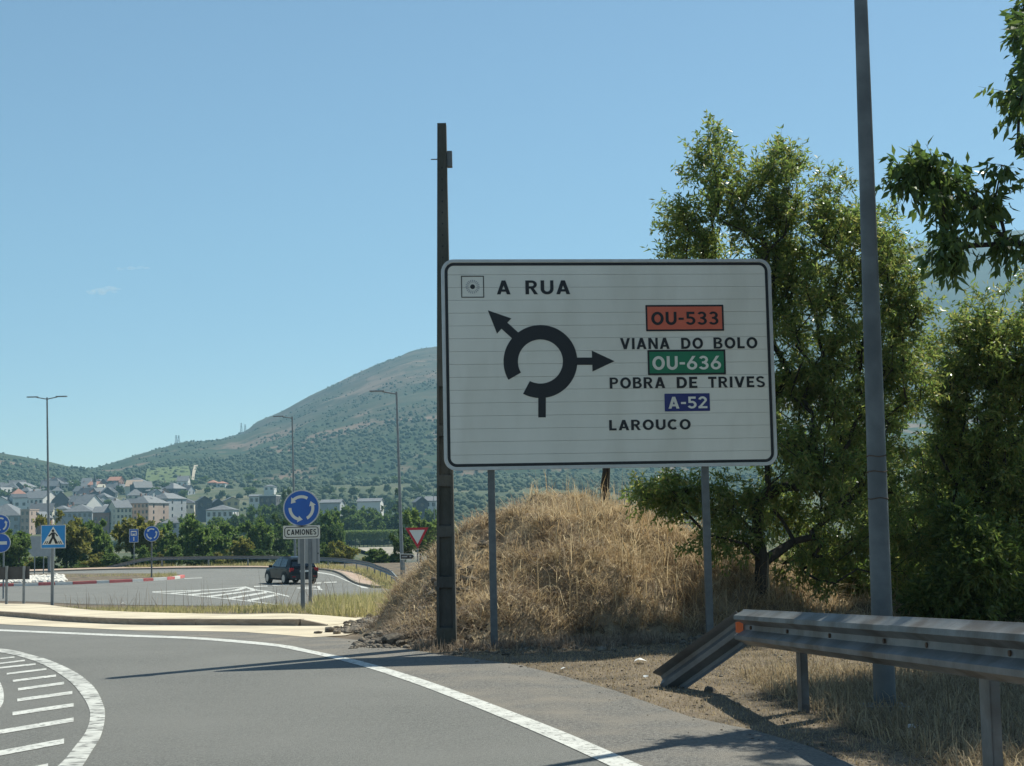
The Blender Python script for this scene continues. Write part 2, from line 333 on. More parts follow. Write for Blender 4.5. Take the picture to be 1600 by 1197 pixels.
strip('inner_arc', [G(*ZB(p)) for p in [(-120, 420), (-20, 450), (14, 500), (24, 560), (14, 610), (-30, 660), (-120, 700)]], [G(*ZB(p)) for p in [(-140, 440), (-60, 470), (-35, 510), (-28, 555), (-38, 595), (-70, 630), (-140, 660)]], .010)
# gutter, raised pavement and its kerb
gut = [(-300, 948), (-120, 956), (0, 961), (100, 969.7), (200, 974.7), (300, 976), (400, 976.3), (469, 977), (512, 976), (545, 971), (579, 958), (578, 972), (571, 985.5), (540, 994), (486, 997), (440, 993), (380, 988.5), (300, 987), (200, 985.5), (100, 981), (0, 976), (-200, 967), (-300, 962)]
struct('gutter', sheet_mesh('gutter', [(p.x, p.y) for p in (G(*q) for q in gut)], .012), 'pavement')
PAVF = [G(*q) for q in [(-300, 949), (-120, 957.5), (0, 963), (100, 971.7), (200, 976.7), (300, 978), (400, 978.3), (470, 979)]]
PAVB = [G(*q, lift=.12) for q in [(600, 958), (540, 960), (480, 958.5), (400, 959.5), (300, 958.5), (200, 955.5), (140, 953), (90, 949), (60, 944), (0, 943), (-120, 938), (-300, 930)]]
PAVF = [(p.x, p.y) for p in smooth_path(PAVF, 4)]
PVF = smooth_path([G(*q) for q in [(-300, 949), (-120, 957.5), (0, 963), (100, 971.7), (200, 976.7), (300, 978), (400, 978.3), (470, 979), (512, 978.6), (548, 973), (581, 962)]], 8)
PVB = smooth_path([G(*q, lift=.12) for q in [(-300, 930), (-120, 938), (0, 943), (60, 944), (140, 953), (250, 957.5), (350, 959.5), (430, 959), (500, 958.5), (560, 959), (600, 957)]], 8)
V = []; npv = 5
for i, (fa, fb) in enumerate(zip(PVF, PVB)):
    t = i / 8; la = float(np.interp(t, [7, 8], [.124, .018])); lb = float(np.interp(t, [7.3, 9.3], [.124, .02]))
    for j in range(npv + 1):
        s_ = j / npv; p = fa.lerp(fb, s_); y_ = p.y + (.13 if j == 0 else 0); V.append((p.x, y_, gz(y_) + la + (lb - la) * s_))
Fq = [(i * (npv + 1) + j, (i + 1) * (npv + 1) + j, (i + 1) * (npv + 1) + j + 1, i * (npv + 1) + j + 1) for i in range(len(PVF) - 1) for j in range(npv)]
pav = struct('raised_pavement', npmesh('raised_pavement', V, Fq), 'pavement')
def kerb_run(path, w, h, parent, mats, seg=1.0, lift=0.0, name='kerb_stone', lens=None):
    P = [Vector((p[0], p[1], 0)) for p in path]; d = [0]
    for i in range(len(P) - 1): d.append(d[-1] + (P[i + 1] - P[i]).length)
    def pos(s):
        for i in range(len(P) - 1):
            if s <= d[i + 1] or i == len(P) - 2: return P[i].lerp(P[i + 1], (s - d[i]) / max(1e-6, d[i + 1] - d[i]))
    marks = [0]
    k = 0
    while marks[-1] < d[-1] - .05:
        marks.append(min(d[-1], marks[-1] + (lens[k] if lens and k < len(lens) else seg))); k += 1
    base = {}
    for k in range(len(marks) - 1):
        a = pos(marks[k]); b_ = pos(marks[k + 1]); c = (a + b_) / 2; m = mats[k % len(mats)]
        if m not in base:
            mbx = MB().box((0, 0, .5), (1, 1, 1)); me = bpy.data.meshes.new(name); me.from_pydata(mbx.v, [], mbx.f); finish(me, 30, 0)
            me.materials.append(MATS[m]); base[m] = me
        o = obj(name, base[m], None, parent); za, zb = gz(a.y), gz(b_.y)
        o.location = (c.x, c.y, gz(c.y) - .1 + lift); o.scale = ((b_ - a).length - .008, w, h + .1 + random.uniform(-.004, .004))
        o.rotation_euler = (0, -math.atan2(zb - za, (b_ - a).length), math.atan2(b_.y - a.y, b_.x - a.x))
kerb_run([(x, y + .075) for x, y in PAVF], .15, .128, pav, ['kerb_stone'])
mb = MB(); k0 = Vector((*PAVF[-1], 0)); k1 = G(511, 979)
for dy in (0, .15): pass
mb.add([(k0.x, k0.y, gz(k0.y) + .125), (k0.x, k0.y, gz(k0.y) - .05), (k1.x, k1.y, gz(k1.y) - .05), (k1.x, k1.y, gz(k1.y) + .03), (k0.x, k0.y + .15, gz(k0.y) + .125), (k0.x, k0.y + .15, gz(k0.y) - .05), (k1.x, k1.y + .15, gz(k1.y) - .05), (k1.x, k1.y + .15, gz(k1.y) + .03)],
       [(0, 1, 2, 3), (7, 6, 5, 4), (0, 3, 7, 4)])
part('kerb_end', mb, 'kerb_stone', pav)

# roundabout road, its outer kerb and pavement
KER = [G(*q) for q in [(-420, 905), (-160, 899), (50, 894.5), (163, 891), (276, 889.3), (340, 888.6), (400, 888.4), (440, 889.2), (493, 890.2), (519, 893), (532, 897), (541, 902), (550, 908.5), (562, 914), (580, 917.5), (600, 919.5)]]
KERs = [(p.x, p.y) for p in smooth_path(KER, 4)]
near_edge = [G(*q) for q in [(640, 930), (600, 941), (480, 948), (300, 947), (140, 945), (60, 941), (0, 939.5), (-120, 935), (-400, 925)]]
struct('roundabout_road', sheet_mesh('roundabout_road', KERs + [(p.x, p.y) for p in near_edge], .012), 'asphalt')
OUT = [G(*q) for q in [(-420, 902), (-160, 896.5), (50, 892), (163, 888.8), (276, 887), (340, 886.6), (400, 886.5), (440, 887), (503, 888), (530, 890), (552, 893.5), (575, 901), (590, 906), (605, 909), (625, 912), (640, 916)]]
opav = strip('outer_pavement', [p + Vector((0, .1, 0)) for p in KER], OUT, .13, 'pavement_red', 4)
kerb_run(KERs, .2, .14, opav, ['kerb_stone'], 1.6)
IS = [G(*q) for q in [(-330, 925), (-150, 919.5), (0, 916.8), (60, 915.3), (113, 913.6), (188, 910.4), (250, 907), (275, 904.8), (286, 902.6), (280, 900.3), (255, 899), (200, 898.4), (100, 898.8), (0, 900), (-330, 908)]]
ISs = smooth_path(IS, 4)
isl = struct('traffic_island', sheet_mesh('traffic_island', [(p.x, p.y) for p in ISs], .13), 'soil')
front = [(p.x, p.y) for p in ISs[:33]]
xs_px = [-330, -200, -110, -20, 15, 48, 84, 111.5, 144, 166.7, 188, 213, 233, 252, 268, 278, 286]
lens = []
def px_of(p):
    d = CM.transposed() @ (Vector((p[0], p[1], gz(p[1]))) - CAM); return 800 + F * d.x / -d.z
cum = 0; last = 0; k = 1
for i in range(len(front) - 1):
    cum += math.hypot(front[i + 1][0] - front[i][0], front[i + 1][1] - front[i][1])
    while k < len(xs_px) and px_of(front[i + 1]) >= xs_px[k]:
        lens.append(cum - last); last = cum; k += 1
kerb_run(front, .25, .2, isl, ['kerb_white', 'kerb_red'], 3, lens=[max(.4, l) for l in lens], name='painted_kerb')
def mark(name, pts): struct(name, sheet_mesh(name, [(p.x, p.y) for p in (G(*q) for q in pts)], .022), 'paint')
def pxline(name, pts, t):
    strip(name, [G(x, y - t / 2) for x, y in pts], [G(x, y + t / 2) for x, y in pts], .021, sm=4)
pxline('hatch_outline', [(238, 925.2), (326, 922.2), (383, 917.6)], 1.1); pxline('hatch_outline', [(383, 917.6), (415, 924.5), (452, 933)], 1.8); pxline('hatch_outline', [(238, 925.8), (300, 931), (386, 940), (440, 947)], 1.2)
for a, b_, t in [((266, 928), (311, 923), 1.6), ((293, 930.3), (382, 918.6), 2.0), ((323, 933.2), (400, 922.2), 2.2), ((353, 936.6), (415, 926.3), 2.4), ((386, 939.6), (432, 930), 2.6)]: mark('hatch_stripe', [(a[0], a[1] - t / 2), (b_[0], b_[1] - t / 2), (b_[0] + 3, b_[1] + t / 2), (a[0] + 3, a[1] + t / 2)])
for a, b_, t in [((397, 917), (418, 916.3), 1.6), ((425.6, 915.6), (452, 914), 1.6), ((456, 913.6), (478, 912.6), 1.6), ((484, 912), (502, 911.4), 1.5), ((506, 910.9), (526, 910), 1.4)]: mark('give_way_dash', [(a[0], a[1] - t / 2), (b_[0], b_[1] - t / 2), (b_[0], b_[1] + t / 2), (a[0], a[1] + t / 2)])
pxline('give_way_triangle', [(464, 919), (482, 918), (498, 917)], 1.2); pxline('give_way_triangle', [(464, 919.6), (482, 920.6), (503, 922.2)], 1.2); mark('give_way_triangle', [(495, 916.6), (500, 916.6), (505, 922.6), (499, 922.6)])
pxline('kerb_line', [(470, 893), (497, 895), (521, 899.2), (541, 907.5), (556, 914), (575, 919.5)], 1.5)
pxline('nose_line', [(288, 904.6), (302, 903.8), (316, 903.4)], .8)

# valley floor, river, far bank
TY = [140, 165, 430, 520, 600, 700, 800, 900, 1000, 1100, 1250, 1400]; TZ = [-2.3, -5, -5, -4.6, -4, -1, 5, 12, 20, 28, 38, 26]
def valley_z(x, y):
    x = np.asarray(x, float); y = np.asarray(y, float)
    z = np.interp(y, TY, TZ)
    riv = np.clip((x + 24 + (y - 190) * .07) / 8, 0, 1) * np.clip((y - 176) / 10, 0, 1) * np.clip((412 - y) / 10, 0, 1)
    east = np.clip((x - 60) / 60, 0, 1) * np.clip((y - 430) / 200, 0, 1)
    return z - 4.5 * riv + fbm(x / 60, y / 60) * np.clip((y - 450) / 200, 0, 1) * 6 - east * 4
V, Fc = grid(np.arange(-700, 700, 9.0), np.concatenate([np.arange(139, 200, 3.0), np.arange(200, 1420, 9.0)]), valley_z); struct('valley_ground', npmesh('valley_ground', V, Fc), 'valley', True)
mb = MB().add([(-60, 170, -7), (600, 170, -7), (600, 440, -7), (-60, 440, -7)], [(0, 1, 2, 3)]); me = bpy.data.meshes.new('river'); me.from_pydata(mb.v, [], mb.f); struct('river', me, 'water')
V, Fc = grid(np.arange(-60, 60, 4.0), np.arange(398, 431, 3.0), lambda x, y: valley_z(x, y) + .25); struct('gravel_bank', npmesh('gravel_bank', V, Fc), 'bank_gravel', True)
# hills
def wx(px, Z): return (px - 800) / F * Z
def wz(px, py, Z): return CAM.z + (815 - (px - 800) * ROLL - py) / F * Z
prof = [(-400, 765), (60, 760), (120, 752), (165, 736), (200, 718), (235, 702), (275, 691), (330, 686), (380, 673), (400, 656), (440, 639), (485, 613), (540, 588), (590, 566), (640, 548), (690, 538), (760, 522), (860, 520), (980, 560), (1150, 600), (1500, 640), (2200, 700)]
RX = [wx(a, 2600) for a, b_ in prof]; RZ = [wz(a, b_, 2600) for a, b_ in prof]
profL = [(-300, 690), (-100, 700), (0, 712), (60, 723), (100, 731), (165, 737), (230, 752), (320, 770)]
LX = [wx(a, 1900) for a, b_ in profL]; LZ = [wz(a, b_, 1900) for a, b_ in profL]
def sm(t): t = np.clip(t, 0, 1); return t * t * (3 - 2 * t)
def hill_z(x, y):
    x = np.asarray(x, float); y = np.asarray(y, float)
    base = np.interp(y, [1280, 1400, 3300], [34, 45, 60])
    xe = x * (2600 / np.clip(y, 1300, 2700)); r = np.interp(xe, RX, RZ); t = (y - 1350) / 1250
    z1 = base + (r - base) * np.clip(t, 0, 1) ** .9 * (1 - sm((y - 2600) / 700) * .6)
    gul = fbm(x / 260, y / 420, 5)
    z1 = z1 + gul * 46 * np.clip(t * 1.6, 0, 1) * np.clip(1 - np.abs(y - 2600) / 900 * 0 , 0, 1) * np.where(y > 2480, .35, 1)
    rl = np.interp(x * (1900 / np.clip(y, 1300, 2000)), LX, LZ); tl = (y - 1320) / 580
    z2 = base + (rl - base) * sm(tl) * (1 - sm((y - 1950) / 350)) + fbm(x / 120, y / 120) * 8 * np.clip(tl, 0, 1)
    z2 = np.where(x * (1900 / np.clip(y, 1300, 2000)) < LX[-1], z2, 0)
    return np.maximum(z1, z2) + fbm(x / 40, y / 40, 3) * 7 * np.clip(t * 2, 0, 1)
V, Fc = grid(np.arange(-1500, 1900, 13.0), np.arange(1290, 3250, 13.0), hill_z); struct('hill', npmesh('hill', V, Fc), 'hill_scrub', True)
def hill2(x, y):
    r = np.interp(x, [wx(a, 3000) for a in (600, 1000, 1250, 1440, 1600, 1900, 2300)], [wz(a, b_, 3000) for a, b_ in ((600, 760), (1000, 560), (1250, 430), (1440, 391), (1600, 368), (1900, 350), (2300, 400))])
    return 60 + (r - 60) * sm((y - 1900) / 1100 * .5) * 2 * np.where(y > 3000, 1 - (y - 3000) / 1500, 1) + fbm(x / 300, y / 300) * 60 * sm((3050 - y) / 600)
V, Fc = grid(np.arange(100, 2400, 26.0), np.arange(1900, 3500, 26.0), hill2); struct('far_hill', npmesh('far_hill', V, Fc), 'hill_far', True)
mb = MB().add([at(215, 760, 1245) , at(296, 762, 1245), at(292, 746, 1330), at(228, 745, 1330)], [(0, 1, 2, 3)])
def drape(name, poly, m, lift, fn=valley_z, n=14):
    a, b_, c, d = poly; V = []; 
    for i in range(n + 1):
        for j in range(n + 1):
            u, v = i / n, j / n; p = a * (1 - u) * (1 - v) + b_ * u * (1 - v) + c * u * v + d * (1 - u) * v; V.append((p[0], p[1], float(fn(p[0], p[1])) + lift))
    q = [(i * (n + 1) + j, i * (n + 1) + j + 1, (i + 1) * (n + 1) + j + 1, (i + 1) * (n + 1) + j) for i in range(n) for j in range(n)]
    struct(name, npmesh(name, V, q), m, True)
def comb_z(x, y): return max(float(valley_z(x, min(y, 1405))) if y < 1405 else -99, float(hill_z(x, y)) if y > 1295 else -99)
np2 = lambda x, y: np.array([x, y])
drape('vineyard_field', [np2(wx(222, 1270), 1270), np2(wx(300, 1270), 1270), np2(wx(292, 1480), 1480), np2(wx(228, 1480), 1480)], 'field_green', 2.0, comb_z)
drape('dirt_track', [np2(wx(294, 1280), 1280), np2(wx(297, 1280), 1280), np2(wx(307, 1480), 1480), np2(wx(301, 1480), 1480)], 'track', 2.4, comb_z)
# ================================================================ LETTERING (stroke built)
def ringpoly(cx, cy, rx, ry, t, a0, a1, n=18, ty=None):
    ty = ty or t; o = []; i_ = []
    for k in range(n + 1):
        a = R(a0 + (a1 - a0) * k / n); o.append((cx + rx * math.cos(a), cy + ry * math.sin(a))); i_.append((cx + (rx - t) * math.cos(a), cy + (ry - ty) * math.sin(a)))
    return [[o[k], o[k + 1], i_[k + 1], i_[k]] for k in range(n)]
def rc(x0, y0, x1, y1): return [[(x0, y0), (x1, y0), (x1, y1), (x0, y1)]]
def pl(*p): return [list(p)]
T = .205
GL = {
 'A': (.80, pl((0, 0), (.215, 0), (.51, 1), (.29, 1)) + pl((.585, 0), (.80, 0), (.51, 1), (.29, 1)) + rc(.17, .19, .63, .36)),
 'V': (.80, pl((0, 1), (.215, 1), (.51, 0), (.29, 0)) + pl((.585, 1), (.80, 1), (.51, 0), (.29, 0))),
 'I': (T, rc(0, 0, T, 1)), 'L': (.55, rc(0, 0, T, 1) + rc(0, 0, .55, T)), 'T': (.64, rc(.225, 0, .415, 1) + rc(0, 1 - T, .64, 1)),
 'E': (.58, rc(0, 0, T, 1) + rc(0, 0, .58, T) + rc(0, 1 - T, .58, 1) + rc(0, .41, .52, .58)),
 'N': (.76, rc(0, 0, T, 1) + rc(.57, 0, .76, 1) + pl((0, 1), (.21, 1), (.76, 0), (.55, 0))),
 'M': (.90, rc(0, 0, T, 1) + rc(.71, 0, .90, 1) + pl((0, 1), (.2, 1), (.54, .2), (.36, .2)) + pl((.70, 1), (.90, 1), (.54, .2), (.36, .2))),
 'O': (.84, ringpoly(.42, .5, .42, .51, T, 0, 360, 32)),
 'C': (.76, ringpoly(.42, .5, .42, .51, T, 48, 312, 26)),
 'U': (.74, rc(0, .36, T, 1) + rc(.55, .36, .74, 1) + ringpoly(.37, .37, .37, .38, T, 180, 360, 18)),
 'D': (.74, rc(0, 0, T, 1) + rc(T, 0, .34, T) + rc(T, 1 - T, .34, 1) + ringpoly(.34, .5, .40, .5, T, -90, 90, 20)),
 'P': (.66, rc(0, 0, T, 1) + rc(T, 1 - .17, .38, 1) + rc(T, .40, .38, .57) + ringpoly(.36, .70, .30, .30, .185, -90, 90, 16, .17)),
 'R': (.72, rc(0, 0, T, 1) + rc(T, 1 - .17, .38, 1) + rc(T, .41, .38, .58) + ringpoly(.36, .705, .30, .295, .185, -90, 90, 16, .17) + pl((.27, .45), (.47, .45), (.72, 0), (.50, 0))),
 'B': (.69, rc(0, 0, T, 1) + rc(T, 1 - .165, .38, 1) + rc(T, .435, .40, .585) + rc(T, 0, .40, .165) + ringpoly(.36, .745, .28, .255, .18, -90, 90, 14, .16) + ringpoly(.38, .285, .31, .285, .185, -90, 90, 14, .16)),
 'S': (.68, ringpoly(.34, .725, .33, .285, .185, 25, 270, 18, .17) + ringpoly(.34, .275, .34, .285, .185, -155, 90, 18, .17)),
 '5': (.66, rc(.06, .82, .60, 1) + rc(.06, .47, .235, .9) + ringpoly(.31, .315, .345, .325, .185, -155, 120, 20, .17)),
 '3': (.66, ringpoly(.30, .73, .31, .28, .18, -80, 155, 18, .165) + ringpoly(.30, .285, .345, .295, .185, -155, 82, 18, .165) + rc(.2, .45, .38, .59)),
 '6': (.70, ringpoly(.35, .315, .35, .325, .185, 0, 360, 26, .17) + pl((.015, .40), (.20, .42), (.60, 1), (.38, 1))),
 '2': (.66, ringpoly(.32, .69, .32, .32, .185, -8, 165, 18, .17) + pl((.455, .66), (.64, .64), (.24, .14), (.02, .14)) + rc(0, 0, .66, .175)),
 '-': (.36, rc(0, .38, .36, .55)),
}
def word_polys(s, gap=.17):
    out = []; x = 0
    for ch in s:
        if ch == ' ': x += .5; continue
        w, P = GL[ch]; out += [[(a + x, b_) for a, b_ in p] for p in P]; x += w + gap
    return out, x - gap
def letters(name, s, box, fn, d, m, parent, gap=.17):    # box = u0, v0, u1, v1 in the frame of fn (v up)
    P, w = word_polys(s, gap); u0, v0, u1, v1 = box; mb = MB()
    for k, p in enumerate(P):
        mb.prism([(u0 + a / w * (u1 - u0), v0 + b_ * (v1 - v0)) for a, b_ in p], fn, d - .0006, d + .0012 + (k % 7) * .00015)
    return part(name, mb, m, parent)
def rrect(x0, y0, x1, y1, r, n=6):
    out = []
    for cx, cy, a in ((x1 - r, y1 - r, 0), (x0 + r, y1 - r, 90), (x0 + r, y0 + r, 180), (x1 - r, y0 + r, 270)):
        for k in range(n + 1):
            t = R(a + 90 * k / n); out.append((cx + r * math.cos(t), cy + r * math.sin(t)))
    return out
def frame_polys(x0, y0, x1, y1, r, t, n=6):
    o = rrect(x0, y0, x1, y1, r, n); i_ = rrect(x0 + t, y0 + t, x1 - t, y1 - t, max(r - t, .001), n); k = len(o)
    return [[o[a], o[(a + 1) % k], i_[(a + 1) % k], i_[a]] for a in range(k)]
def circ(cx, cy, r, n=32): return [(cx + r * math.cos(2 * math.pi * k / n), cy + r * math.sin(2 * math.pi * k / n)) for k in range(n)]
def frame_mb(polys, fn, d0, d1):
    mb = MB()
    for p in polys: mb.prism(p, fn, d0, d1)
    return mb

# ================================================================ THE BIG DIRECTION SIGN
YL, YR_ = 19.0, 19.45
tl, tr, br, bl = at(688.6, 405.2, YL), at(1205.5, 405.2, YR_), at(1213, 727.5, YR_), at(695, 735, YL)
SL = Vector(((tl.x + bl.x) / 2, YL, 0)); SR = Vector(((tr.x + br.x) / 2, YR_, 0)); ztop = (tl.z + tr.z) / 2; zbot = (bl.z + br.z) / 2
SW = (SR - SL).length; SH = ztop - zbot; su = (SR - SL).normalized(); sn = Vector((su.y, -su.x, 0))
if sn.y > 0: sn = -sn
def sfn(u, v, d): p = SL + su * u + sn * d; return (p.x, p.y, zbot + v + 0 * u)
src = np.array([(25, 45), (1557, 45), (1580, 1000), (45, 1022)], float); dst = np.array([(0, SH), (SW, SH), (SW, 0), (0, 0)], float)
A = []
for (x, y), (u, v) in zip(src, dst): A += [[x, y, 1, 0, 0, 0, -u * x, -u * y, u], [0, 0, 0, x, y, 1, -v * x, -v * y, v]]
A = np.array(A); hm = np.append(np.linalg.solve(A[:, :8], A[:, 8]), 1).reshape(3, 3)
def q(x, y): r = hm @ np.array([x, y, 1.0]); return (r[0] / r[2], r[1] / r[2])
def qbox(x0, y0, x1, y1): a = q(x0, y1); b_ = q(x1, y0); return (a[0], a[1], b_[0], b_[1])
base = SL.lerp(SR, .15)
sg = thing('direction_sign', 'large white slatted roundabout direction sign on two grey steel posts', 'road sign', (base.x, base.y, 0))
ns = 16; r_ = .115; inset = .05
for k in range(ns):
    v0 = .03 + (SH - .06) * k / ns; v1 = .03 + (SH - .06) * (k + 1) / ns - .0032
    ea = .11 - math.sqrt(max(0, .11 ** 2 - max(0, .11 + .01 - v0) ** 2)) if k == 0 else 0
    ins = .034
    if k in (0, ns - 1):
        c = .10; y0, y1 = v0, v1
        poly = [(ins + c, y0), (SW - ins - c, y0)] + [(SW - ins - c + c * math.sin(R(a)), y0 + c - c * math.cos(R(a))) for a in (30, 60, 90)] + [(SW - ins, y1), (ins, y1)] + [(ins + c - c * math.sin(R(a)), y0 + c - c * math.cos(R(a))) for a in (90, 60, 30)]
        if k: poly = [(a, y0 + y1 - b_) for a, b_ in poly]
    else: poly = [(ins, v0), (SW - ins, v0), (SW - ins, v1), (ins, v1)]
    part('slat', MB().prism(poly, sfn, -.03 + random.uniform(0, .001), random.uniform(-.0016, .0006)), 'sign_white', sg)
part('back_sheet', MB().prism(rrect(.03, .03, SW - .03, SH - .03, .10), sfn, -.045, -.031), 'sign_back', sg)
part('rim', frame_mb(frame_polys(0, 0, SW, SH, .15, .036, 8), sfn, -.05, .012), 'sign_rim', sg)
part('border_line', frame_mb(frame_polys(.042, .042, SW - .042, SH - .042, .115, .037, 8), sfn, .0012, .0028), 'sign_black', sg)
for pxx, pyb in ((772, 1012), (1112, 1004)):
    u = (at(pxx, 900, YL + .2).x - SL.x) / su.x; p = SL + su * u - sn * .11
    mb = MB(); w2, d2 = .045, .06
    mb.box((p.x, p.y, (zbot + 2.0) / 2 - .2), (.088, .12, zbot + 2.4))
    po = part('post', mb, 'galvanised', sg, bevel=.008)
    for zz in (zbot + .3, zbot + 1.2, zbot + 1.9): part('clamp', MB().box((p.x, p.y + .0, zz), (.12, .15, .04)), 'sign_back', po)
# symbol
mb = MB(); cx, cy = 487, 520
for pz in ringpoly(0, 0, 171, 169, 67, -118, 210, 60): mb.prism([q(cx + a, cy - b_) for a, b_ in pz], sfn, .0012, .0030)
mb.prism([q(*p) for p in ((477, 680), (512, 680), (512, 778), (477, 778))], sfn, .0012, .0027); part('roundabout_symbol', mb, 'sign_black', sg)
mb = MB(); mb.prism([q(*p) for p in ((650, 502), (730, 502), (730, 536), (650, 536))], sfn, .0012, .0033); mb.prism([q(*p) for p in ((725, 470), (830, 519), (728, 567))], sfn, .0012, .0036); part('arrow', mb, 'sign_black', sg)
mb = MB(); mb.prism([q(*p) for p in ((385, 386), (330, 336), (300, 362), (357, 414))], sfn, .0012, .0033); mb.prism([q(*p) for p in ((243, 282), (352, 320), (286, 390))], sfn, .0012, .0036); part('arrow', mb, 'sign_black', sg)
bx = qbox(120, 121, 224, 223); em = part('emblem_square', frame_mb(frame_polys(*bx, .004, .011, 1), sfn, .0012, .0028), 'sign_black', sg)
cu, cv = q(172, 172); part('emblem_dot', MB().prism(circ(cu, cv, .030, 20), sfn, .0012, .003), 'sign_black', em)
mb = MB()
for k in range(20):
    a = 2 * math.pi * k / 20
    mb.prism([(cu + .05 * math.cos(a - .05), cv + .05 * math.sin(a - .05)), (cu + .088 * math.cos(a - .09), cv + .088 * math.sin(a - .09)), (cu + .088 * math.cos(a + .09), cv + .088 * math.sin(a + .09)), (cu + .05 * math.cos(a + .05), cv + .05 * math.sin(a + .05))], sfn, .0012, .0022)
part('emblem_rosette', mb, 'sign_grey', em)
for s, b_ in (('A', (285, 143, 347, 208)), ('RUA', (418, 143, 624, 208)), ('VIANA', (857, 411, 1085, 464)), ('DO', (1140, 411, 1240, 463)), ('BOLO', (1290, 409, 1492, 462)), ('POBRA', (808, 593, 1063, 646)), ('DE', (1118, 592, 1212, 645)), ('TRIVES', (1264, 590, 1525, 643)), ('LAROUCO', (805, 787, 1180, 839))):
    letters('lettering', s, qbox(*b_), sfn, .0022, 'sign_black', sg, .155)
for s, pb, tb, m1, m2, m3 in (('OU-533', (977, 258, 1336, 381), (1002, 290, 1313, 352), 'sign_orange', 'sign_black', 'sign_black'), ('OU-636', (985, 466, 1343, 584), (1006, 495, 1322, 560), 'sign_green', 'sign_black', 'sign_white'), ('A-52', (1062, 668, 1269, 752), (1079, 683, 1257, 739), 'sign_blue_dark', None, 'sign_white')):
    bx = qbox(*pb); pt = part('route_plate', MB().prism(rrect(*bx, .008, 2), sfn, .001, .004), m1, sg, label={'OU-533': 'orange route number plate', 'OU-636': 'green route number plate', 'A-52': 'dark blue route number plate'}[s])
    if m2: part('plate_border', frame_mb(frame_polys(*bx, .009, .022, 2), sfn, .004, .0055), m2, pt)
    letters('lettering', s, qbox(*tb), sfn, .0052, m3, pt, .13)

# ================================================================ CONCRETE UTILITY POLE
py_ = 19.40; pb = at(698, 1005, py_); pt_ = at(690.5, 195, py_); PH = pt_.z
pole = thing('concrete_pole', 'tall dark concrete utility pole behind the left edge of the large sign', 'utility pole', (pb.x, py_, 0))
def pw(z): return .245 + (.112 - .245) * z / PH
def px_(z): return pb.x + (pt_.x - pb.x) * z / PH
mb = MB(); zs = [-.3]; z = .25
cells = []
while z < PH - .6:
    hgt = .50; cells.append((z, z + hgt)); z += hgt + .13
rings = []
def ring(z, rec):
    w = pw(z) / 2; dp = .09 + .04 * (1 - z / PH); f = w * .30; x = px_(z)
    return [(x - w, py_ - dp, z), (x - w + f, py_ - dp, z), (x - w + f, py_ - dp + rec, z), (x + w - f, py_ - dp + rec, z), (x + w - f, py_ - dp, z), (x + w, py_ - dp, z), (x + w, py_ + dp, z), (x + w - f, py_ + dp, z), (x + w - f, py_ + dp - rec, z), (x - w + f, py_ + dp - rec, z), (x - w + f, py_ + dp, z), (x - w, py_ + dp, z)]
rings.append(ring(-.3, .0005))
for a, b_ in cells:
    dep = .05 if a < 3.4 else .0006
    rings += [ring(a, .0005), ring(a + .02, dep), ring(b_ - .02, dep), ring(b_, .0005)]
rings.append(ring(PH, .0005)); mb.loft(rings)
part('shaft', mb, 'concrete', pole, smooth=25)
for k in range(17):
    z = 3.75 + k * .145; w = pw(z); part('hole', MB().cyl((px_(z), py_ - .09 - .04 * (1 - z / PH) + .01, z), (px_(z), py_ - .09 - .04 * (1 - z / PH) - .0015, z), .011, n=8), 'sign_black', pole)
zb = at(690, 250, py_).z; part('junction_box', MB().box((px_(zb) + pw(zb) / 2 + .036, py_ - .02, zb), (.066, .12, .20)), 'galvanised', pole, bevel=.006)
part('bolt', MB().cyl((px_(zb) - pw(zb) / 2 - .085, py_, zb + .01), (px_(zb) - pw(zb) / 2 + .02, py_, zb + .01), .007, n=8), 'rust', pole)

# ================================================================ STREET LAMPS
lp = G(1383, 1108); LB = Vector((lp.x, lp.y, 0))
near_lamp = thing('street_lamp', 'thick grey lamp post rising out of the picture behind the right guardrail', 'street lamp', tuple(LB))
mb = MB(); tp = at(1345, 0, LB.y); lean = (tp.x - LB.x) / tp.z; HT = 10.0
def lr(z): return .089 - .0060 * z
mb.loft([[(LB.x + lean * z + lr(z) * math.cos(2 * math.pi * k / 20), LB.y + lr(z) * math.sin(2 * math.pi * k / 20), z) for k in range(20)] for z in (-.1, 0, .5, 1, 2, 4, 7, HT)])
shaft = part('shaft', mb, 'lamp_paint', near_lamp, smooth=40)
for yy in (713, 737, 779):
    z = at(1365, yy, LB.y).z
    mb = MB()
    for j in range(12):
        a = 2 * math.pi * j / 12; a2 = 2 * math.pi * (j + 1) / 12; rr = lr(z) + .004; w1 = .006 * math.sin(3 * a + yy); w2 = .006 * math.sin(3 * a2 + yy)
        mb.cyl((LB.x + lean * z + rr * math.cos(a), LB.y + rr * math.sin(a), z + w1), (LB.x + lean * z + rr * math.cos(a2), LB.y + rr * math.sin(a2), z + w2), .0045, n=5)
    part('wire_tie', mb, 'rust', near_lamp)
part('base_plate', MB().box((LB.x, LB.y, .02), (.34, .34, .03)), 'far_steel', near_lamp)
part('inspection_door', MB().box((LB.x + lean * .6, LB.y - .0845, .62), (.075, .012, .34)), 'lamp_paint', near_lamp, bevel=.004)
part('arm', MB().cyl((LB.x + lean * HT - .9, LB.y, HT + .15), (LB.x + lean * HT, LB.y, HT - .1), .03, n=8), 'lamp_paint', near_lamp)
part('luminaire', MB().box((LB.x + lean * HT - 1.2, LB.y, HT + .18), (.7, .26, .1)), 'far_steel', near_lamp, bevel=.03)
mb = MB().add([at(1338, 1114, LB.y - .25), at(1362, 1106, LB.y - .12), at(1372, 1115, LB.y - .2), at(1350, 1122, LB.y - .3)], [(0, 1, 2, 3)])
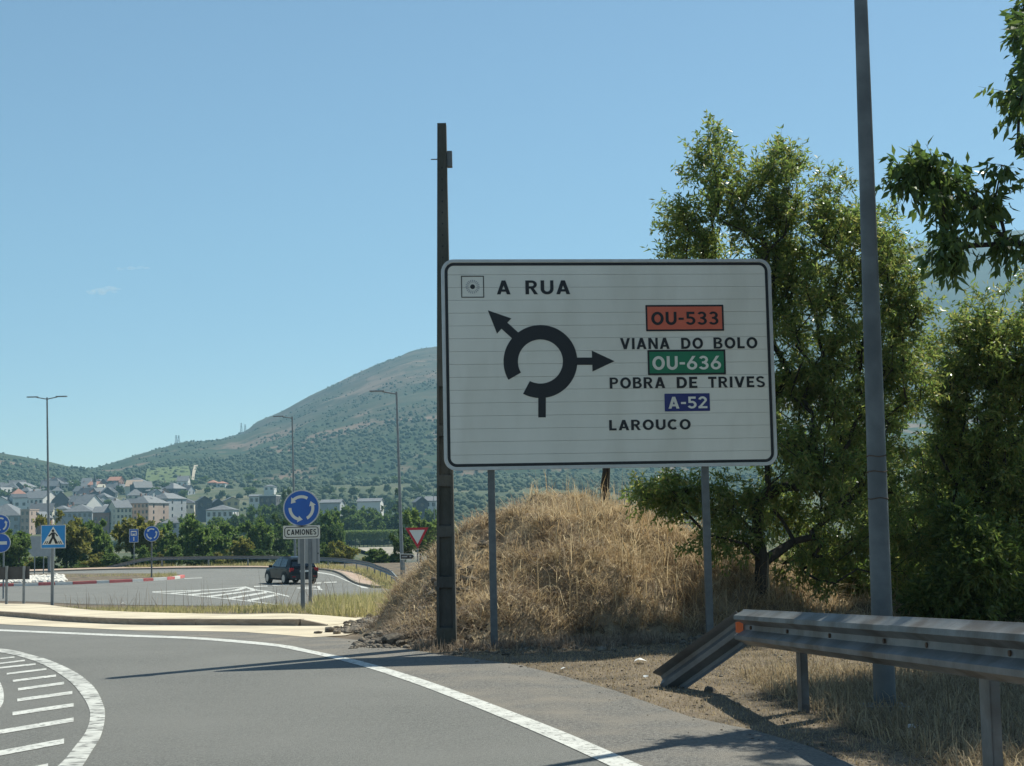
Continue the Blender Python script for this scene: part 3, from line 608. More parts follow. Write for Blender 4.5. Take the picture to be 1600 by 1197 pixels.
def far_lamp(pxb, pyb, pxt, pyt, label, arms, Z):
    b_ = G(pxb, pyb); b_ = Vector((at(pxb, pyb, Z).x, Z, gz(Z))); t = at(pxt, pyt, Z)
    o = thing('street_lamp', label, 'street lamp', tuple(b_), 'tall lamp posts round the roundabout')
    part('shaft', MB().cyl(b_, t, .13, .065, 10), 'far_steel', o, smooth=40)
    part('base_plate', MB().box((b_.x, b_.y, b_.z + .14), (.4, .4, .03)), 'far_steel', o)
    for s in arms:
        part('arm', MB().cyl(t + Vector((0, 0, -.15)), t + Vector((.9 * s, 0, .02)), .045, n=8), 'far_steel', o)
        part('luminaire', MB().box(t + Vector((1.25 * s, 0, .06)), (.95, .3, .09)), 'far_steel', o, bevel=.03)
far_lamp(77, 893, 73.5, 621, 'tall lamp post with two arms behind the pedestrian crossing sign', (-1, 1), 132)
far_lamp(461.5, 889, 456.5, 651, 'lamp post with one arm behind the round blue lorry sign', (-1,), 140)
far_lamp(629, 914, 619.5, 612, 'lamp post with one arm next to the red triangular sign', (-1,), 98)
far_lamp(857, 790, 855, 736, 'small far lamp post beyond the grassy mound', (), 260)
far_lamp(679, 800, 677, 758, 'tiny far lamp post just left of the concrete pole', (-1,), 420)

# ================================================================ GUARDRAILS
WP = [(0, -.155), (-.012, -.14), (-.078, -.105), (-.082, -.07), (-.02, -.022), (-.016, .022), (-.082, .07), (-.078, .105), (-.012, .14), (0, .155)]
WP = [(a_ * 1.15, h_) for a_, h_ in WP]
def beam(mb, pts, side=1, t=.004):          # pts = beam centre line, the hollow side turned to `side`
    rings = []
    for i, p in enumerate(pts):
        d = (pts[min(i + 1, len(pts) - 1)] - pts[max(i - 1, 0)]).normalized(); n_ = Vector((-d.y, d.x, 0)).normalized() * side
        up = d.cross(n_) ; up = up if up.z > 0 else -up
        rings.append([p + n_ * a + up * h for a, h in WP] + [p + n_ * (a + .006) + up * h for a, h in reversed(WP)])
    mb.loft(rings)
def guard_post(mb, x, y, z0, z1, n_, w=.12):
    a = math.atan2(n_.y, n_.x); m3 = Matrix.Rotation(a, 3, 'Z')
    mb.box((x, y, (z0 + z1) / 2), (.01, w, z1 - z0), m3)
    for s in (-1, 1): mb.box(Vector((x, y, (z0 + z1) / 2)) + m3 @ Vector((.028, s * (w / 2 - .004), 0)), (.055, .008, z1 - z0), m3)
c0 = at(1163, 984, 13.75); c1 = at(1600, 1022, 7.8); dirr = (Vector((c1.x, c1.y, 0)) - Vector((c0.x, c0.y, 0))).normalized()
end = at(1060, 1060, 14.25); end.z = .13
gr = thing('guardrail', 'grey steel guardrail in the right foreground, its end bent down to the ground', 'guardrail', (c0.x, c0.y, 0))
RZ0 = .58
cc = Vector((c0.x, c0.y, RZ0)); dirr = (Vector((c1.x, c1.y, c1.z)) - cc).normalized()
# make corrugation face the road (left / toward the camera)
rd = Vector((-1, -.3, 0)); side = -1 if Vector((-dirr.y, dirr.x, 0)).dot(rd) > 0 else 1
cuts = [0, 4.32, 9.5]
for a, b_ in zip(cuts[:-1], cuts[1:]):
    mb = MB()
    beam(mb, [cc + dirr * (a - (.12 if a else 0)) + Vector((0, 0, .003 if a else 0)) - (Vector((-dirr.y, dirr.x, 0)) * side * (.007 if a else 0)), cc + dirr * ((a + b_) / 2), cc + dirr * b_], side)
    ro = part('rail_beam', mb, 'rail_steel', gr, smooth=35)
    for s_ in (.35, 1.55, 2.7, 3.9):
        p = cc + dirr * (a + s_) ; nn = -Vector((-dirr.y, dirr.x, 0)) * side
        part('bolt', MB().cyl(p + nn * .012, p + nn * .034, .016, n=8), 'rust', ro)
mb = MB(); d2 = (end - cc); beam(mb, [end - d2.normalized() * -.25, end, cc.lerp(end, .5), cc + Vector((-.002, -.004, .004))], -side); part('rail_end', mb, 'rail_steel', gr, smooth=35)
for s_, w_ in ((1.40, .12), (5.2, .14), (9.0, .14)):
    p = cc + dirr * s_; nn = Vector((-dirr.y, dirr.x, 0)) * side
    mb = MB(); guard_post(mb, p.x + nn.x * .1, p.y + nn.y * .1, -.25, p.z + .12, nn, w_); part('post', mb, 'rail_steel', gr)
    part('spacer', MB().box(p + nn * .045 + Vector((0, 0, .0)), (.09, .09, .2), Matrix.Rotation(math.atan2(nn.y, nn.x), 3, 'Z')), 'rail_steel', gr)
nn = -Vector((-dirr.y, dirr.x, 0)) * side
part('reflector', MB().add([cc + dirr * .06 + nn * .03 + Vector((0, 0, -.055)), cc + dirr * .06 + nn * .03 + Vector((0, 0, .055)), cc + dirr * .03 + nn * .085 + Vector((0, 0, .045)), cc + dirr * .03 + nn * .085 + Vector((0, 0, -.045)),
                           cc + dirr * .09 + nn * .03 + Vector((0, 0, -.055)), cc + dirr * .09 + nn * .03 + Vector((0, 0, .055)), cc + dirr * .06 + nn * .085 + Vector((0, 0, .045)), cc + dirr * .06 + nn * .085 + Vector((0, 0, -.045))],
                           [(0, 1, 2, 3), (4, 7, 6, 5), (1, 5, 6, 2), (0, 3, 7, 4), (3, 2, 6, 7), (0, 4, 5, 1)]), 'orange_plastic', gr, label='orange reflector wedge')
# roundabout rail
RT = [(155, 887.0, -.9), (165, 885.4, 0), (200, 877.2, 0), (231, 871, 1), (280, 869.6, 1), (340, 868.6, 1), (400, 868.2, 1), (450, 868.8, 1), (500, 870.4, 1), (536, 872.2, 1), (571, 877, 1), (591, 883.4, 1), (608, 890, 1), (619, 900.6, 0), (630, 908, 0)]
pts = []
for px, py, k in RT:
    d = ray(px, py)
    if k == 1:
        t = (ZP + 1.0 - CAM.z) / d.z; p = CAM + d * t
    else: p = None
    pts.append(p)
pts[3 - 1] = at(200, 877.2, pts[3].y + 1.5); pts[1] = at(165, 885.4, pts[3].y + 2.5); pts[0] = at(155, 887, pts[3].y + 2.8)
pts[13] = at(619, 900.6, pts[12].y - 5); pts[14] = at(630, 909, pts[12].y - 9)
path = smooth_path([p - Vector((0, 0, .155)) for p in pts], 4)
gr2 = thing('guardrail', 'long curved grey guardrail round the far side of the roundabout', 'guardrail', tuple(Vector((pts[6].x, pts[6].y, ZP))))
k = 0
while k < len(path) - 1:
    e = min(k + 4, len(path) - 1); mb = MB(); beam(mb, path[k:e + 1], -1 if True else 1); part('rail_beam', mb, 'far_steel', gr2, smooth=35); k = e
acc = 0
for i in range(8, len(path) - 5):
    acc += (path[i] - path[i - 1]).length
    if acc >= 4 or i == 8:
        acc = 0; d = (path[i + 1] - path[i]).normalized(); nn = Vector((-d.y, d.x, 0)); p = path[i]; mb = MB()
        guard_post(mb, p.x + nn.x * .1, p.y + nn.y * .1, ZP - .2, p.z + .12, nn, .13); part('post', mb, 'far_steel', gr2)

# ================================================================ SMALLER SIGNS
def frontal(c, yaw=0):                      # local frame of a sign facing the camera
    u_ = Vector((math.cos(yaw), math.sin(yaw), 0)); n_ = Vector((math.sin(yaw), -math.cos(yaw), 0))
    return lambda u, v, d: tuple(c + u_ * u + n_ * d + Vector((0, 0, v)))
def post(o, x, y, z0, z1, r=.035, m='far_steel', sq=False, name='post'):
    if sq: return part(name, MB().box((x, y, (z0 + z1) / 2), (2 * r, 1.4 * r, z1 - z0)), m, o, bevel=.006)
    return part(name, MB().cyl((x, y, z0), (x, y, z1), r, n=10), m, o, smooth=40)
def arc_arrow(mb, rad, w, a0, a1, fn, d, hl=22, hw=1.0, cw=False):
    for p in ringpoly(0, 0, rad + w / 2, rad + w / 2, w, a0, a1, 12): mb.prism(p, fn, d, d + .004)
    e = R(a1); s = 1 if a1 > a0 else -1; f = R(a1 + s * hl)
    mb.prism([((rad - w * hw) * math.cos(e), (rad - w * hw) * math.sin(e)), ((rad + w * hw) * math.cos(e), (rad + w * hw) * math.sin(e)), (rad * math.cos(f), rad * math.sin(f))], fn, d, d + .005)
def disc_sign(o, c, rad, yaw=0, kind='round', blue='sign_blue'):
    fn = frontal(c, yaw)
    ds = part('disc', MB().prism(circ(0, 0, rad, 40), fn, -.02, 0), 'sign_rim', o); part('face', MB().prism(circ(0, 0, rad * .93, 40), fn, 0, .003), blue, ds)
    if kind == 'round':
        for a in (70, 190, 310):
            mb = MB(); arc_arrow(mb, rad * .62, rad * .16, a - 12, a + 62, fn, .003, 24, 1.15); part('arrow', mb, 'sign_white', ds)
    if kind == 'bar': part('bar', MB().prism([(-rad * .62, -rad * .17), (rad * .62, -rad * .17), (rad * .62, rad * .17), (-rad * .62, rad * .17)], fn, .003, .007), 'sign_white', ds)
    return ds
# roundabout sign with lorry plate
b_ = G(473, 955); Yc = b_.y; zc = gz(Yc) + .1
o = thing('roundabout_sign', 'round blue roundabout sign with a white plate reading CAMIONES on a square post', 'road sign', (b_.x, Yc, zc))
c = at(471, 794, Yc); rad = 28.7 * Yc / F; disc_sign(o, c, rad)
fn = frontal(at(471, 831.5, Yc)); w = 28.6 * Yc / F; h = 10.3 * Yc / F
pp = part('plate', MB().prism(rrect(-w, -h, w, h, .02), fn, -.018, 0), 'sign_white', o)
part('plate_border', frame_mb(frame_polys(-w * .93, -h * .80, w * .93, h * .80, .07, .018), fn, 0, .003), 'sign_black', pp)
letters('lettering', 'CAMIONES', (-w * .79, -h * .40, w * .81, h * .42), fn, .002, 'sign_black', pp, .16)
post(o, b_.x, Yc + .05, zc - .3, c.z, .052, sq=True)
# its neighbour seen from the back
Yn = 44.5; pn = at(485, 936, Yn); o = thing('sign_back', 'grey back of a square sign on a thin post behind the lorry plate', 'road sign', (pn.x, Yn, gz(Yn)))
a = at(465, 841, Yn); b2 = at(499.5, 880, Yn); mb = MB().box(((a.x + b2.x) / 2, Yn + .03, (a.z + b2.z) / 2), (b2.x - a.x, .012, a.z - b2.z)); part('panel', mb, 'sign_back', o)
for f in (.12, .5, .88): part('stiffener', MB().box((a.x + (b2.x - a.x) * f, Yn + .016, (a.z + b2.z) / 2), (.03, .014, (a.z - b2.z) * .96)), 'far_steel', o)
part('rivet', MB().cyl((b2.x - .05, Yn + .012, (a.z + b2.z) / 2 - .08), (b2.x - .05, Yn + .03, (a.z + b2.z) / 2 - .08), .02, n=8), 'sign_black', o)
post(o, pn.x, Yn, gz(Yn) - .2, a.z - .02, .045, sq=True)
# pedestrian crossing
b_ = G(81, 950); Yc = b_.y; o = thing('pedestrian_crossing_sign', 'square blue pedestrian crossing sign with a walking figure in a white triangle', 'road sign', (b_.x, Yc, gz(Yc)))
k = Yc / F; c = at(83.2, 838.5, Yc); fn = frontal(c); sx, sy = 19.3 * k, 18.2 * k
pn = part('panel', MB().prism(rrect(-sx, -sy, sx, sy, .02), fn, -.018, 0), 'sign_rim', o); part('face', MB().prism(rrect(-sx * .94, -sy * .94, sx * .94, sy * .94, .015), fn, 0, .003), 'sign_blue2', pn)
part('triangle', MB().prism([(-sx * .88, -sy * .68), (sx * .88, -sy * .68), (0, sy * .86)], fn, .003, .006), 'sign_white', pn)
S = lambda pts: [(a * sx, b_ * sy) for a, b_ in pts]
mb = MB(); mb.prism([(sx * -.02 + sx * .11 * math.cos(t), sy * .50 + sy * .12 * math.sin(t)) for t in np.linspace(0, 6.283, 15)[:-1]], fn, .006, .009)
for kk, pz in enumerate(([(-.12, .36), (.13, .36), (.13, -.08), (-.13, -.08)], [(-.12, .36), (-.02, .30), (-.30, .0), (-.42, .06)], [(.08, .36), (.17, .32), (.40, .08), (.30, .0)], [(-.13, -.05), (.04, -.05), (-.20, -.62), (-.42, -.62)], [(-.05, -.05), (.13, -.05), (.42, -.60), (.18, -.62)])): mb.prism(S(pz), fn, .006, .009 + kk * .0003)
part('walking_figure', mb, 'sign_black', pn)
for xx in (-.68, -.52, .52, .68): part('zebra_stripe', MB().prism(S([(xx - .055, -.62), (xx + .035, -.62), (xx * .84 + .04, -.38), (xx * .84 - .03, -.38)]), fn, .006, .0085), 'sign_black', pn)
post(o, b_.x, Yc + .04, gz(Yc) - .2, c.z + sy * .8, .045, sq=True)
# cropped discs at the left edge
Yc = 72; b_ = at(6, 920, Yc); o = thing('twin_disc_sign', 'two round blue signs stacked on one post at the left edge of the picture', 'road sign', (b_.x, Yc, gz(Yc)))
disc_sign(o, at(0.5, 819, Yc), 15 * Yc / F); disc_sign(o, at(1.5, 848.5, Yc), 15 * Yc / F, kind='bar', blue='sign_blue')
post(o, at(5, 870, Yc).x, Yc + .06, gz(Yc) - .2, at(5, 806, Yc).z, .04)
# low sign seen from the back, its shade put into the board colour
Yc = 50; o = thing('low_board_sign', 'low sign back, coloured dark for its shade, on two short posts at the left edge of the picture', 'road sign', (at(23, 947, Yc).x, Yc, gz(Yc)))
a = at(-30, 886.5, Yc + .06); b2 = at(46, 905, Yc + .06); part('board', MB().box(((a.x + b2.x) / 2, Yc + .07, (a.z + b2.z) / 2), (b2.x - a.x, .03, a.z - b2.z)), 'board_shaded', o)
for xx in (10, 37): p = at(xx, 947, Yc); post(o, p.x, Yc, gz(Yc) - .2, at(xx, 884.5, Yc).z, .038, sq=True)
# grey arrow sign back
Yc = 128; b_ = at(61, 892, Yc); o = thing('arrow_sign_back', 'grey back of an arrow shaped direction sign behind the pedestrian crossing sign', 'road sign', (b_.x, Yc, gz(Yc)))
fn = frontal(Vector((0, Yc, 0))); P = [at(*p, Yc) for p in ((44, 855), (51, 862), (44, 865), (51, 870), (84, 870), (84, 854), (84, 838), (47, 838), (47, 850))]
P = [at(*p, Yc) for p in ((47, 838), (86, 838), (86, 869.5), (51, 869.5), (44, 860.5), (50, 857.5))]
part('panel', MB().prism([(p.x, p.z) for p in P], fn, -.03, 0), 'sign_back', o)
for xx in (53.5, 67.5): post(o, at(xx, 880, Yc).x, Yc + .08, gz(Yc), at(xx, 840, Yc).z, .05)
# small roundabout sign on the island nose
b_ = G(236.5, 905); Yc = b_.y; o = thing('roundabout_sign', 'small round blue roundabout sign on the nose of the red and white kerbed island', 'road sign', (b_.x, Yc, ZP)); disc_sign(o, at(237, 834, Yc), 12.2 * Yc / F, blue='sign_blue'); post(o, b_.x, Yc + .08, ZP, at(237, 824, Yc).z, .055, 'rail_steel')
# bus stop sign
Yc = 143; b_ = at(209, 890, Yc); o = thing('service_sign', 'small upright blue sign with a white pictogram left of the far roundabout sign', 'road sign', (b_.x, Yc, ZP))
fn = frontal(at(209, 837, Yc)); k = Yc / F; pn = part('panel', MB().prism(rrect(-7.2 * k, -10.5 * k, 7.2 * k, 10.5 * k, .04), fn, -.03, 0), 'sign_rim', o); part('face', MB().prism(rrect(-6.5 * k, -9.8 * k, 6.5 * k, 9.8 * k, .03), fn, 0, .006), 'sign_blue', pn)
part('pictogram', frame_mb([[(-4.6 * k, 0), (4.6 * k, 0), (4.6 * k, 7.4 * k), (-4.6 * k, 7.4 * k)]], fn, .006, .012), 'sign_white', pn); part('pictogram', frame_mb([[(-3.6 * k, 3 * k), (3.4 * k, 3 * k), (3.4 * k, 5.6 * k), (-3.6 * k, 5.6 * k)], [(-3.4 * k, 1 * k), (-1.6 * k, 1 * k), (-1.6 * k, 2.2 * k), (-3.4 * k, 2.2 * k)], [(1.4 * k, 1 * k), (3.2 * k, 1 * k), (3.2 * k, 2.2 * k), (1.4 * k, 2.2 * k)]], fn, .012, .016), 'sign_blue', pn); part('numeral', frame_mb([[(-.7 * k, -8 * k), (.9 * k, -8 * k), (.9 * k, -2.2 * k), (-.7 * k, -2.2 * k)]], fn, .006, .012), 'sign_white', pn)
post(o, b_.x, Yc + .1, float(valley_z(b_.x, Yc)) - .2, at(209, 828, Yc).z, .05)
# give way
Yc = 64; b_ = at(651, 900, Yc); o = thing('give_way_sign', 'red and white triangular give way sign half behind the overgrown mound', 'road sign', (b_.x, Yc, gz(Yc)))
k = Yc / F; fn = frontal(at(651.5, 838, Yc)); R3 = [(-18.2 * k, 13.5 * k), (18.2 * k, 13.5 * k), (1 * k, -19.5 * k)]
pn = part('panel', MB().prism(R3, fn, -.02, 0), 'sign_red', o); cx = sum(p[0] for p in R3) / 3; cy = sum(p[1] for p in R3) / 3
part('face', MB().prism([(cx + (a - cx) * .66, cy + (b2 - cy) * .66) for a, b2 in R3], fn, 0, .004), 'sign_white', pn); post(o, at(652.5, 870, Yc).x, Yc + .05, gz(Yc) - .2, at(651, 830, Yc).z, .035)
# brown arrow sign
Yc = 95; b_ = at(632, 912, Yc); o = thing('brown_arrow_sign', 'small dark brown arrow sign at the foot of a lamp post beside the mound', 'road sign', (b_.x, Yc, ZP))
k = Yc / F; fn = frontal(at(636, 869.5, Yc)); P = [(-11 * k, 4.6 * k), (9 * k, 3.8 * k), (12 * k, -.4 * k), (9 * k, -5 * k), (-11 * k, -4.6 * k)]
pn = part('panel', MB().prism(P, fn, -.03, 0), 'sign_white', o); part('face', MB().prism([(a * .90, b2 * .76) for a, b2 in P], fn, 0, .006), 'sign_brown', pn)
part('lettering', frame_mb([[(x0 * k, -1.2 * k), (x1 * k, -1.2 * k), (x1 * k, 1.0 * k), (x0 * k, 1.0 * k)] for x0, x1 in ((-8, -6.8), (-6.2, -5.2), (-4.6, -3.4), (-2.8, -1.6), (-1, 0.2), (4, 6.4))], fn, .006, .010), 'sign_grey', pn)
post(o, b_.x, Yc + .08, ZP - .2, at(632, 866, Yc).z, .045)

# ================================================================ THE CAR
def make_car():
    cp = at(455, 908, 95.0); o = thing('parked_car' if False else 'car', 'dark sport utility car driving away on the roundabout', 'car', (cp.x - .15, 95.8, ZP + .013), rz=R(29), world=False)
    # local: +y forward, x to the right
    st = [(-2.15, .40, .62, .86, .80), (-2.05, .30, .66, .98, .86), (-1.6, .26, .68, 1.04, .90), (-.8, .24, .69, 1.05, .91), (.2, .24, .68, 1.02, .91), (1.0, .24, .66, .98, .90), (1.7, .26, .62, .93, .86), (2.1, .32, .56, .82, .76), (2.2, .42, .52, .72, .66)]
    rings = []
    for y, zb, zm, zt, hw in st:
        rings.append([(-hw * .86, y, zb), (-hw, y, zb + .12), (-hw, y, zm), (-hw * .985, y, zt - .05), (-hw * .93, y, zt), (hw * .93, y, zt), (hw * .985, y, zt - .05), (hw, y, zm), (hw, y, zb + .12), (hw * .86, y, zb)])
    body = part('body', MB().loft(rings), 'car_paint', o, smooth=40)
    gh = [(-2.02, .99, 1.02, .80, .78), (-1.78, .99, 1.50, .83, .66), (-1.5, .99, 1.63, .85, .64), (-.6, .99, 1.68, .86, .65), (.15, .99, 1.64, .86, .64), (.45, .99, 1.5, .86, .66), (1.15, .96, .99, .84, .80)]
    rings = [[(-w0, y, z0), (-(w0 + w1) / 2 - .01, y, (z0 + z1) / 2), (-w1, y, z1 - .03), (-w1 * .85, y, z1), (w1 * .85, y, z1), (w1, y, z1 - .03), ((w0 + w1) / 2 + .01, y, (z0 + z1) / 2), (w0, y, z0)] for y, z0, z1, w0, w1 in gh]
    part('cabin', MB().loft(rings), 'car_paint', o, smooth=35)
    def q4(a, b_, c, d, n_, t=.012): n_ = Vector(n_).normalized() * t; A = [Vector(p) for p in (a, b_, c, d)]; return MB().add([p - n_ * .5 for p in A] + [p + n_ for p in A], [(0, 1, 2, 3), (7, 6, 5, 4), (0, 4, 5, 1), (1, 5, 6, 2), (2, 6, 7, 3), (3, 7, 4, 0)])
    part('rear_window', q4((-.70, -1.985, 1.08), (.70, -1.985, 1.08), (.58, -1.80, 1.46), (-.58, -1.80, 1.46), (0, -1, .45), .02), 'car_glass', o)
    for s in (-1, 1):
        part('side_window', q4((s * .845, -1.55, 1.06), (s * .855, -.62, 1.06), (s * .675, -.62, 1.56), (s * .665, -1.42, 1.52), (s, 0, .35), .02), 'car_glass', o)
        part('side_window', q4((s * .855, -.54, 1.06), (s * .845, .78, 1.06), (s * .69, .22, 1.53), (s * .675, -.54, 1.56), (s, 0, .35), .02), 'car_glass', o)
        part('tail_light', MB().box((s * .74, -2.09, .88), (.26, .12, .24)), 'tail_red', o, bevel=.03)
        part('headlight', MB().box((s * .60, 2.14, .66), (.30, .10, .13)), 'sign_white', o, bevel=.03)
        mr = part('mirror', MB().box((s * 1.0, .62, 1.08), (.20, .10, .15)), 'car_paint', o, bevel=.03)
        part('roof_rail', MB().cyl((s * .56, -1.45, 1.675), (s * .56, .1, 1.70), .022, n=6), 'black_plastic', o)
        part('bumper_reflector', MB().box((s * .62, -2.175, .48), (.2, .02, .05)), 'tail_red', o)
        for y in (-1.32, 1.36):
            wl = part('wheel', MB().cyl((s * .70, y, .36), (s * .93, y, .36), .36, n=24), 'tyre', o, smooth=40, bevel=.03)
            part('rim', MB().cyl((s * .90, y, .36), (s * .945, y, .36), .235, n=20), 'alloy', wl, smooth=30)
            part('wheel_arch', frame_mb(ringpoly(0, 0, .45, .45, .08, -5, 185, 14), lambda u, v, d, s=s, y=y: (s * (.86 + d), y + u, .36 + v), 0, .065), 'black_plastic', o)
        part('door_handle', MB().box((s * .925, -.1, .90), (.03, .18, .03)), 'black_plastic', o); part('door_handle', MB().box((s * .925, -1.0, .92), (.03, .18, .03)), 'black_plastic', o)
    part('rear_bumper', MB().box((0, -2.10, .46), (1.60, .16, .26)), 'black_plastic', o, bevel=.04); part('number_plate', MB().box((0, -2.165, .80), (.52, .03, .11)), 'sign_white', o)
    part('spoiler', MB().box((0, -1.88, 1.55), (1.2, .22, .05)), 'car_paint', o, bevel=.02); part('exhaust', MB().cyl((-.5, -2.17, .33), (-.5, -1.9, .33), .04, n=8), 'alloy', o)
    o.scale = (1.07, 1.07, 1.0)
    return o
make_car()
# ================================================================ VEGETATION
def nrm(a): return a / np.maximum(np.linalg.norm(a, axis=-1, keepdims=True), 1e-9)
def leaves(P, D, ln, wd, r, fold=.25):       # diamond leaves at points P pointing along D
    n = len(P); D = nrm(D); up = nrm(r.normal(size=(n, 3))); Sd = nrm(np.cross(D, up)); Nn = np.cross(Sd, D)
    L = (ln * r.uniform(.65, 1.25, n))[:, None]; Wd = (wd * r.uniform(.7, 1.2, n))[:, None]
    b_ = P; t = P + D * L; c = P + D * L * .45; l = c + Sd * Wd / 2 + Nn * Wd * fold; rr = c - Sd * Wd / 2 + Nn * Wd * fold
    V = np.stack([b_, l, t, rr], 1).reshape(-1, 3); i = np.arange(n) * 4
    return V, np.stack([i, i + 1, i + 2, i + 3], 1)
def tubes(segs, n=5):                        # segs: (p0, p1, r0, r1) arrays
    p0 = np.array([s[0] for s in segs]); p1 = np.array([s[1] for s in segs]); r0 = np.array([s[2] for s in segs]); r1 = np.array([s[3] for s in segs])
    d = nrm(p1 - p0); a = np.where(np.abs(d[:, 2:3]) > .9, np.array([[1., 0, 0]]), np.array([[0, 0, 1.]])); u = nrm(np.cross(d, a)); v = np.cross(d, u)
    V = []
    for p, r in ((p0, r0), (p1, r1)):
        for k in range(n):
            t = 2 * math.pi * k / n; V.append(p + (u * math.cos(t) + v * math.sin(t)) * r[:, None])
    V = np.stack(V, 1).reshape(-1, 3); b_ = np.arange(len(segs))[:, None] * 2 * n; k = np.arange(n)
    F_ = np.stack([b_ + k, b_ + (k + 1) % n, b_ + n + (k + 1) % n, b_ + n + k], -1).reshape(-1, 4); return V, F_
def sample_lobes(lobes, n, r, shell=.55):
    w = np.array([l[6] if len(l) > 6 else l[3] * l[4] * l[5] for l in lobes]); k = r.choice(len(lobes), n, p=w / w.sum()); Lb = np.array([l[:6] for l in lobes])[k]
    d = nrm(r.normal(size=(n, 3))); rad = r.uniform(0, 1, n) ** (shell)
    return Lb[:, :3] + d * rad[:, None] * Lb[:, 3:6]
def build_tree(trunk, lobes, nc, tw, lv, ln, wd, seed, tr=.09, droop=.3, tl=.38, r0=.006, sides=6):
    r = np.random.default_rng(seed); C = sample_lobes(lobes, nc, r); nodes = [np.array(p, float) for p in trunk]; par = [-1] + list(range(len(trunk) - 1))
    T0 = nodes[-1] if len(trunk) < 3 else nodes[len(trunk) // 2]; order = np.argsort(np.linalg.norm(C - T0, axis=1)); ends = []
    for ci in order:
        c = C[ci]; A_ = np.array(nodes); d = np.linalg.norm(A_ - c, axis=1) + .9 * np.clip(A_[:, 2] - c[2] + .25, 0, None); d[0] += 2
        j = int(np.argmin(d)); p = nodes[j]; ll = np.linalg.norm(c - p); k = max(1, int(ll / .5)); last = j
        for s in range(1, k + 1):
            t = s / k; qv = p + (c - p) * t + (r.normal(size=3) * .05 * ll * (t < 1)) + np.array([0, 0, .10 * ll * math.sin(math.pi * t)]); nodes.append(qv); par.append(last); last = len(nodes) - 1
        ends.append(last)
    cnt = np.zeros(len(nodes)); cnt[ends] = 1
    for i in range(len(nodes) - 1, 0, -1): cnt[par[i]] += cnt[i]
    rad = r0 * np.sqrt(np.maximum(cnt, 1)) ; nt = len(trunk)
    for i in range(nt): rad[i] = max(rad[i], tr * (1 - .55 * i / max(nt - 1, 1)))
    segs = [(nodes[par[i]], nodes[i], min(rad[par[i]], rad[i] * 1.5), rad[i]) for i in range(1, len(nodes))]
    E_ = np.array([nodes[e] for e in ends]); cen = E_.mean(0)
    out = nrm(E_ - cen)
    TD = nrm(np.repeat(out, tw, 0) * .6 + r.normal(size=(len(E_) * tw, 3)) * .7 + np.array([0, 0, .15])); T0_ = np.repeat(E_, tw, 0); TLn = tl * r.uniform(.5, 1.2, len(TD)); T1 = T0_ + TD * TLn[:, None] + np.array([0, 0, -.25]) * (TLn[:, None] ** 1.0) * droop
    segs2 = list(zip(T0_, T1, np.full(len(TD), r0 * .6), np.full(len(TD), r0 * .25)))
    V1, F1 = tubes(segs, sides); V2, F2 = tubes(segs2, 3)
    tt = r.uniform(.1, 1.0, (len(TD), lv)); P = (T0_[:, None] + (T1 - T0_)[:, None] * tt[..., None]).reshape(-1, 3) + r.normal(size=(len(TD) * lv, 3)) * .02
    D = np.repeat(nrm(T1 - T0_), lv, 0) * .5 + r.normal(size=P.shape) * .55 + np.array([0, 0, -droop])
    VL, FL = leaves(P, D, ln, wd, r)
    return (np.vstack([V1, V2]), np.vstack([F1, F2 + len(V1)])), (VL, FL)
def tree_thing(name, label, cat, loc, args, leafm, group=None, bark='bark'):
    (Vb, Fb), (Vl, Fl) = build_tree(**args)
    o = thing(name, label, cat, loc, group, world=False)
    t = obj('trunk', npmesh('trunk', Vb, Fb), bark, o); t.data.shade_smooth(); obj('crown', npmesh('crown', Vl, Fl), leafm, o); return o
# tree 1, behind the sign
def loc_(px, py, Y, base): p = at(px, py, Y); return (p.x - base[0], p.y - base[1], p.z - base[2])
B1 = at(1190, 955, 20.7); B1 = (B1.x, B1.y, float(mound_z(B1.x, B1.y)) - .02); k1 = 20.7 / F
def lobe(px, py, Y, rx, ry, rz, base, w=None): p = loc_(px, py, Y, base); k = Y / F; l = [*p, rx * k, ry * k, rz * k]; return l + ([w] if w else [])
L1 = [lobe(1130, 300, 20.85, 55, 60, 85, B1), lobe(1220, 340, 20.85, 90, 90, 95, B1), lobe(1100, 380, 21.05, 70, 90, 70, B1), lobe(1310, 380, 21.25, 95, 100, 80, B1), lobe(1380, 430, 21.25, 60, 90, 90, B1), lobe(1240, 470, 21.15, 140, 120, 110, B1), lobe(1270, 600, 21.15, 100, 110, 110, B1), lobe(1380, 580, 21.45, 75, 90, 110, B1), lobe(1260, 730, 20.85, 85, 110, 80, B1), lobe(1360, 740, 21.25, 80, 100, 100, B1), lobe(1080, 765, 20.6, 85, 50, 34, B1, .30), lobe(1150, 800, 20.6, 55, 40, 70, B1, .30), lobe(1035, 770, 20.7, 40, 40, 26, B1, .10), lobe(1205, 690, 19.90, 26, 30, 40, B1, .05), lobe(1140, 620, 21.25, 90, 60, 90, B1), lobe(1080, 440, 21.35, 60, 60, 60, B1), lobe(1300, 860, 21.25, 110, 90, 60, B1), lobe(1100, 830, 20.25, 50, 50, 45, B1, .08), lobe(1122, 240, 20.85, 26, 30, 50, B1, .10), lobe(1215, 265, 20.85, 45, 40, 40, B1, .12), lobe(1065, 345, 20.95, 32, 40, 30, B1, .06), lobe(1300, 300, 21.05, 40, 40, 35, B1, .09), lobe(1415, 480, 21.25, 30, 60, 120, B1, .2), lobe(1240, 800, 21.65, 60, 60, 90, B1), lobe(1390, 850, 21.85, 70, 60, 90, B1)]
tr1 = [(0, 0, -.2), (.03, 0, .35), (-.02, .02, .7), (.0, 0, 1.1), loc_(1200, 760, 20.70, B1), loc_(1195, 600, 20.90, B1), loc_(1205, 470, 21.00, B1), loc_(1215, 360, 21.00, B1)]
